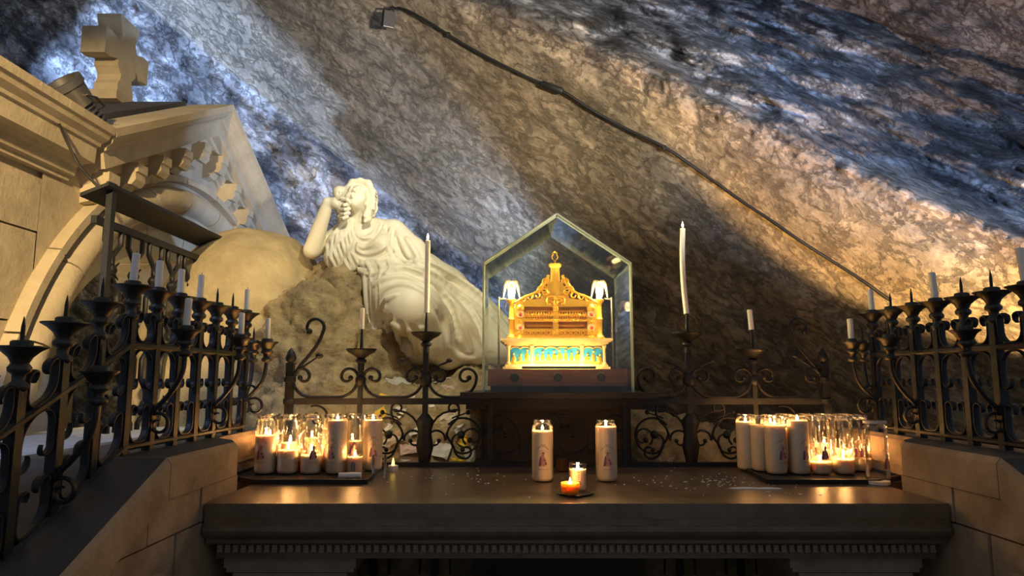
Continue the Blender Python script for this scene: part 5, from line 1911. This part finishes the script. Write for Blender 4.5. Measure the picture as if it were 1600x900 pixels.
jpx(1168, 733.5, .172, 'lit full jar candle at the left rear corner of the right tray', .45, 1.4, G5)
jpx(1191, 736, .165, 'jar candle squeezed second from the left on the right tray, seen as a slim strip', 0, 1.2, G5)
jpx(1214, 740.5, .168, 'front jar candle with yellow wax, just left of the fullest on the right tray', .45, .35, G5)
jpx(1250, 740.5, .184, 'fullest jar candle, flame at its top, front row of the right tray', .45, .35, G5)
jpx(1283, 740.5, .042, 'front jar candle with very low orange wax on the right tray', .45, .1, G5)
jpx(1319, 740.5, .052, 'front jar candle with low white wax, second from right on the right tray', .45, 1.6, G5)
jpx(1346, 736, .045, 'jar candle at the right end of the front row on the right tray', .35, -.1, G5)
for px, py, wx, lb in ((1208, 724, .17, 'jar candle in the second row of the right tray, at its left end'), (1240, 724, .15, 'jar candle in the second row of the right tray, behind the fullest one'),
                       (1272, 724, .055, 'jar candle in the second row of the right tray, glowing left of the middle'), (1303, 724, .075, 'jar candle in the second row of the right tray, glowing in the middle'),
                       (1334, 724, .06, 'jar candle in the second row of the right tray, at its right end'), (1228, 710, .12, 'jar candle in the last row of the right tray, at its left end'),
                       (1260, 710, .08, 'jar candle in the last row of the right tray, second from the left'), (1291, 710, .09, 'jar candle in the last row of the right tray, third from the left'),
                       (1321, 710, .07, 'jar candle in the last row of the right tray, at its right end')):
    jpx(px, py, wx, lb, .35, None, G5)
x, y = on_table(1373, 757)
o = jar(x, y, TZ + .0008, None, 'empty clear glass jar standing beside the right tray, white cap at its foot', None, 0, rz=.5)
MB().lathe([(.001, .001), (.0345, .001), (.0350, .008), (.034, .012), (.001, .011)], n=24).build('foot_wax', M['wax'], o, smooth=40)
MB().lathe([(JR - .006, JH - .006), (JR - .001, JH - .006), (JR - .001, JH + .002), (JR - .006, JH + .002)], n=24, closed=True).build('neck_ring', M['plastic'], o, smooth=40)

# ------------------------------------------------------------------ notes and papers on the rock behind the grille
from mathutils.bvhtree import BVHTree
lme = bpy.data.objects['rock_ledge'].data
LB = BVHTree.FromPolygons([v.co.copy() for v in lme.vertices], [tuple(p.vertices) for p in lme.polygons])


def rock_at(px, py):
    d = Vector(sight(np.array([px]), np.array([py]))[0])
    return LB.ray_cast(Vector(EYE), d)


def sheet(px, py, w, h, rot, mat, label, crumple=.004, lines=0, group='paper notes on the rock', name='paper_note', lift=.006):
    p, nrm, _, _ = rock_at(px, py)
    if p is None: return
    nrm = (nrm + Vector((0, -.35, .35))).normalized()
    if nrm.y > 0: nrm = Vector((0, -.6, .8))
    t = Vector((1, 0, 0)) - nrm * nrm.x
    t.normalize()
    s_ = nrm.cross(t)
    a = math.radians(rot)
    U, W = t * math.cos(a) + s_ * math.sin(a), -t * math.sin(a) + s_ * math.cos(a)
    c = p + nrm * (lift + crumple)
    n = 5
    top, bot = [], []
    for i in range(n):
        for j in range(n):
            u, v = (i / (n - 1) - .5) * w, (j / (n - 1) - .5) * h
            k = crumple * RNG.uniform(-1, 1)
            q = c + U * u + W * v + nrm * k
            top.append(q)
            bot.append(q - nrm * .0008)
    N = n * n
    fs = []
    for i in range(n - 1):
        for j in range(n - 1):
            k = i * n + j
            fs += [(k, k + n, k + n + 1, k + 1), (N + k + 1, N + k + n + 1, N + k + n, N + k)]
    for i in range(n - 1):
        fs += [(i, i + 1, N + i + 1, N + i), (i * n, N + i * n, N + (i + 1) * n, (i + 1) * n)]
        k = (n - 1) * n + i
        fs += [(k, N + k, N + k + 1, k + 1)]
        k = i * n + n - 1
        fs += [(k, k + n, N + k + n, N + k)]
    org = tuple(c)
    o = empty(name, org, label, 'paper', group)
    MB().add(top + bot, fs).build('sheet', mat, o, org)
    if lines:
        b = MB()
        rg = random.Random(px)
        for k in range(lines):
            v = h * (.40 - .8 * k / (lines - 1))
            u = -w * .45
            while u < w * .43:
                l = w * rg.uniform(.02, .06)
                q = c + U * u + W * v + nrm * (crumple * .3 + .0012)
                e = q + U * min(l, w * .45 - u)
                b.add([q, e, e + W * .0012, q + W * .0012], [(0, 1, 2, 3)])
                u += l + w * .018
        b.build('handwriting', M['ink'], o, org)
    return o


sheet(617, 596, .165, .052, -9, M['paper'], 'long white note covered in lines of handwriting on the rock below the statue', .0004, 7, None, lift=.012)
NOTES = [(600, 622, .05, .03, 0, 'yellowpaper', 'orange scrap lying just above the middle bar left of the long note'),
         (640, 627, .07, .035, -12, 'paper', 'white folded paper below the long note at the middle bar'),
         (672, 635, .035, .045, 8, 'paper', 'small upright white card just right of the tall candle post'),
         (597, 648, .05, .06, 20, 'yellowpaper', 'yellow crumpled paper at the top left of the left scrolls'),
         (625, 644, .05, .035, -20, 'paper', 'white crumpled paper right of the yellow one under the middle bar'),
         (620, 657, .045, .018, 12, 'paper', 'narrow white slip under the yellow crumpled paper'),
         (605, 672, .025, .05, -25, 'paper', 'small standing white slip behind the left scroll'),
         (620, 685, .085, .05, 15, 'notepaper', 'large beige sheet behind the left lyre scroll'),
         (600, 690, .06, .04, -8, 'notepaper', 'cream sheet low at the left beside the jar candles'),
         (650, 676, .06, .03, 32, 'paper', 'white slip sloping up towards the bulb post'),
         (645, 702, .10, .055, 10, 'pinkpaper', 'wide greyish rose sheet left of the bulb post'),
         (640, 722, .10, .04, -5, 'notepaper', 'dull cream sheet lying lowest left of the bulb post'),
         (690, 705, .07, .075, -14, 'paper', 'large pale leaf right of the bulb post'),
         (700, 655, .07, .045, 6, 'notepaper', 'cream card with folded edge upper right of the bulb post'),
         (716, 672, .055, .035, 24, 'paper', 'white twist of paper inside the right round scroll'),
         (728, 690, .05, .045, -30, 'yellowpaper', 'yellow paper ball inside the right round scroll'),
         (715, 722, .07, .03, 12, 'yellowpaper', 'yellow strip lying low at the right of the left lyre'),
         (690, 727, .09, .025, -4, 'pinkpaper', 'rose strip along the bottom bar right of the bulb post'),
         (735, 712, .05, .07, 18, 'notepaper', 'cream sheet at the left edge of the dark pedestal'),
         (700, 608, .07, .03, 6, 'pinkpaper', 'rose card on the rock left of the glass case'),
         (660, 690, .035, .03, 50, 'yellowpaper', 'small orange scrap beside the bulb post'),
         (765, 727, .08, .03, 3, 'paper', 'white paper edge low behind the left middle scroll'),
         (815, 722, .06, .03, -10, 'paper', 'white crumpled paper low just left of the left tall jar'),
         (1043, 724, .06, .045, -25, 'pinkpaper', 'single pale pink note lying at the foot of the right lyre')]
for px, py, w, h, r, m, lb in NOTES: sheet(px, py, w, h, r, M[m], lb, .006)
# rosary beads heap as a thin white cord
p0 = rock_at(690, 597)[0]
if p0 is not None:
    b = MB()
    n0 = rock_at(690, 597)[1]
    ctr = p0 + Vector((0, -.006, .008))
    pts_ = [ctr + Vector((.05 * math.cos(t * 1.0) + .018 * math.cos(3.3 * t), .0 - .012 * math.sin(2 * t), .016 * math.sin(2.1 * t) + .010 * math.cos(3 * t))) for t in np.linspace(0, 6.2, 60)]
    put(b.tube(pts_, .0028, 6).build('white_cord', M['paper'], smooth=60), 'tangled white cord lying on the rock right of the tall candle post', 'cord')

# ------------------------------------------------------------------ cable and floodlight on the vault
def vault(px, py, off=.03):
    p, _ = cave_points(np.array([float(px)]), np.array([float(py)]))
    d = sight(np.array([px]), np.array([py]))[0]
    return Vector(p[0] - d * off)


way = [(622, 12), (640, 18), (672, 36), (700, 54), (740, 78), (790, 104), (845, 130), (880, 143), (925, 172), (980, 202), (1040, 231), (1100, 272), (1160, 315), (1210, 348), (1250, 376), (1300, 408), (1350, 440), (1392, 470)]
put(MB().tube(spline([vault(*w, .035) for w in way], 5), .0085, 6).build('vault_cable', M['rubber'], smooth=60), 'long black cable running down the slanting rock vault', 'cable')
c0, c1 = vault(845, 130, .045), vault(880, 143, .045)
put(MB().tube([c0, c0.lerp(c1, .08), c0.lerp(c1, .92), c1], [.012, .02, .02, .012], 8).build('cable_joint', M['rubber'], smooth=40), 'thick black joint sleeve on the vault cable', 'connector')
for w, lb in (((700, 54), 'small black clip holding the vault cable near the floodlight'), ((1038, 231), 'small black clip holding the vault cable in its middle')):
    q = vault(*w, .03)
    put(MB().ball(q, .018, 8, (1, .8, 1)).build('cable_clip', M['rubber'], smooth=60), lb, 'clip')
fp = vault(607, 30, .12)
o = empty('black_floodlight', fp, 'black box floodlight hanging on the slanting rock vault', 'floodlight')
R = Matrix.Rotation(math.radians(8), 3, 'Y') @ Matrix.Rotation(math.radians(18), 3, 'X') @ Matrix.Rotation(math.radians(28), 3, 'Z')
MB().box((0, 0, 0), (.075, .055, .095), R).build('housing', M['black'], o)
MB().box(R @ Vector((0, 0, -.049)), (.066, .046, .006), R).build('lens_rim', M['lampgrey'], o)
b = MB()
for s in (-1, 1): b.tube([R @ Vector((s * .034, .012, .045)), R @ Vector((s * .030, .015, .066)), R @ Vector((s * .0, .018, .070))], .006, 6)
b.build('bracket', M['black'], o)
MB().tube([R @ Vector((0, .018, .066)), Vector(vault(615, 10, -.01)) - fp], .007, 6).build('stem', M['black'], o)
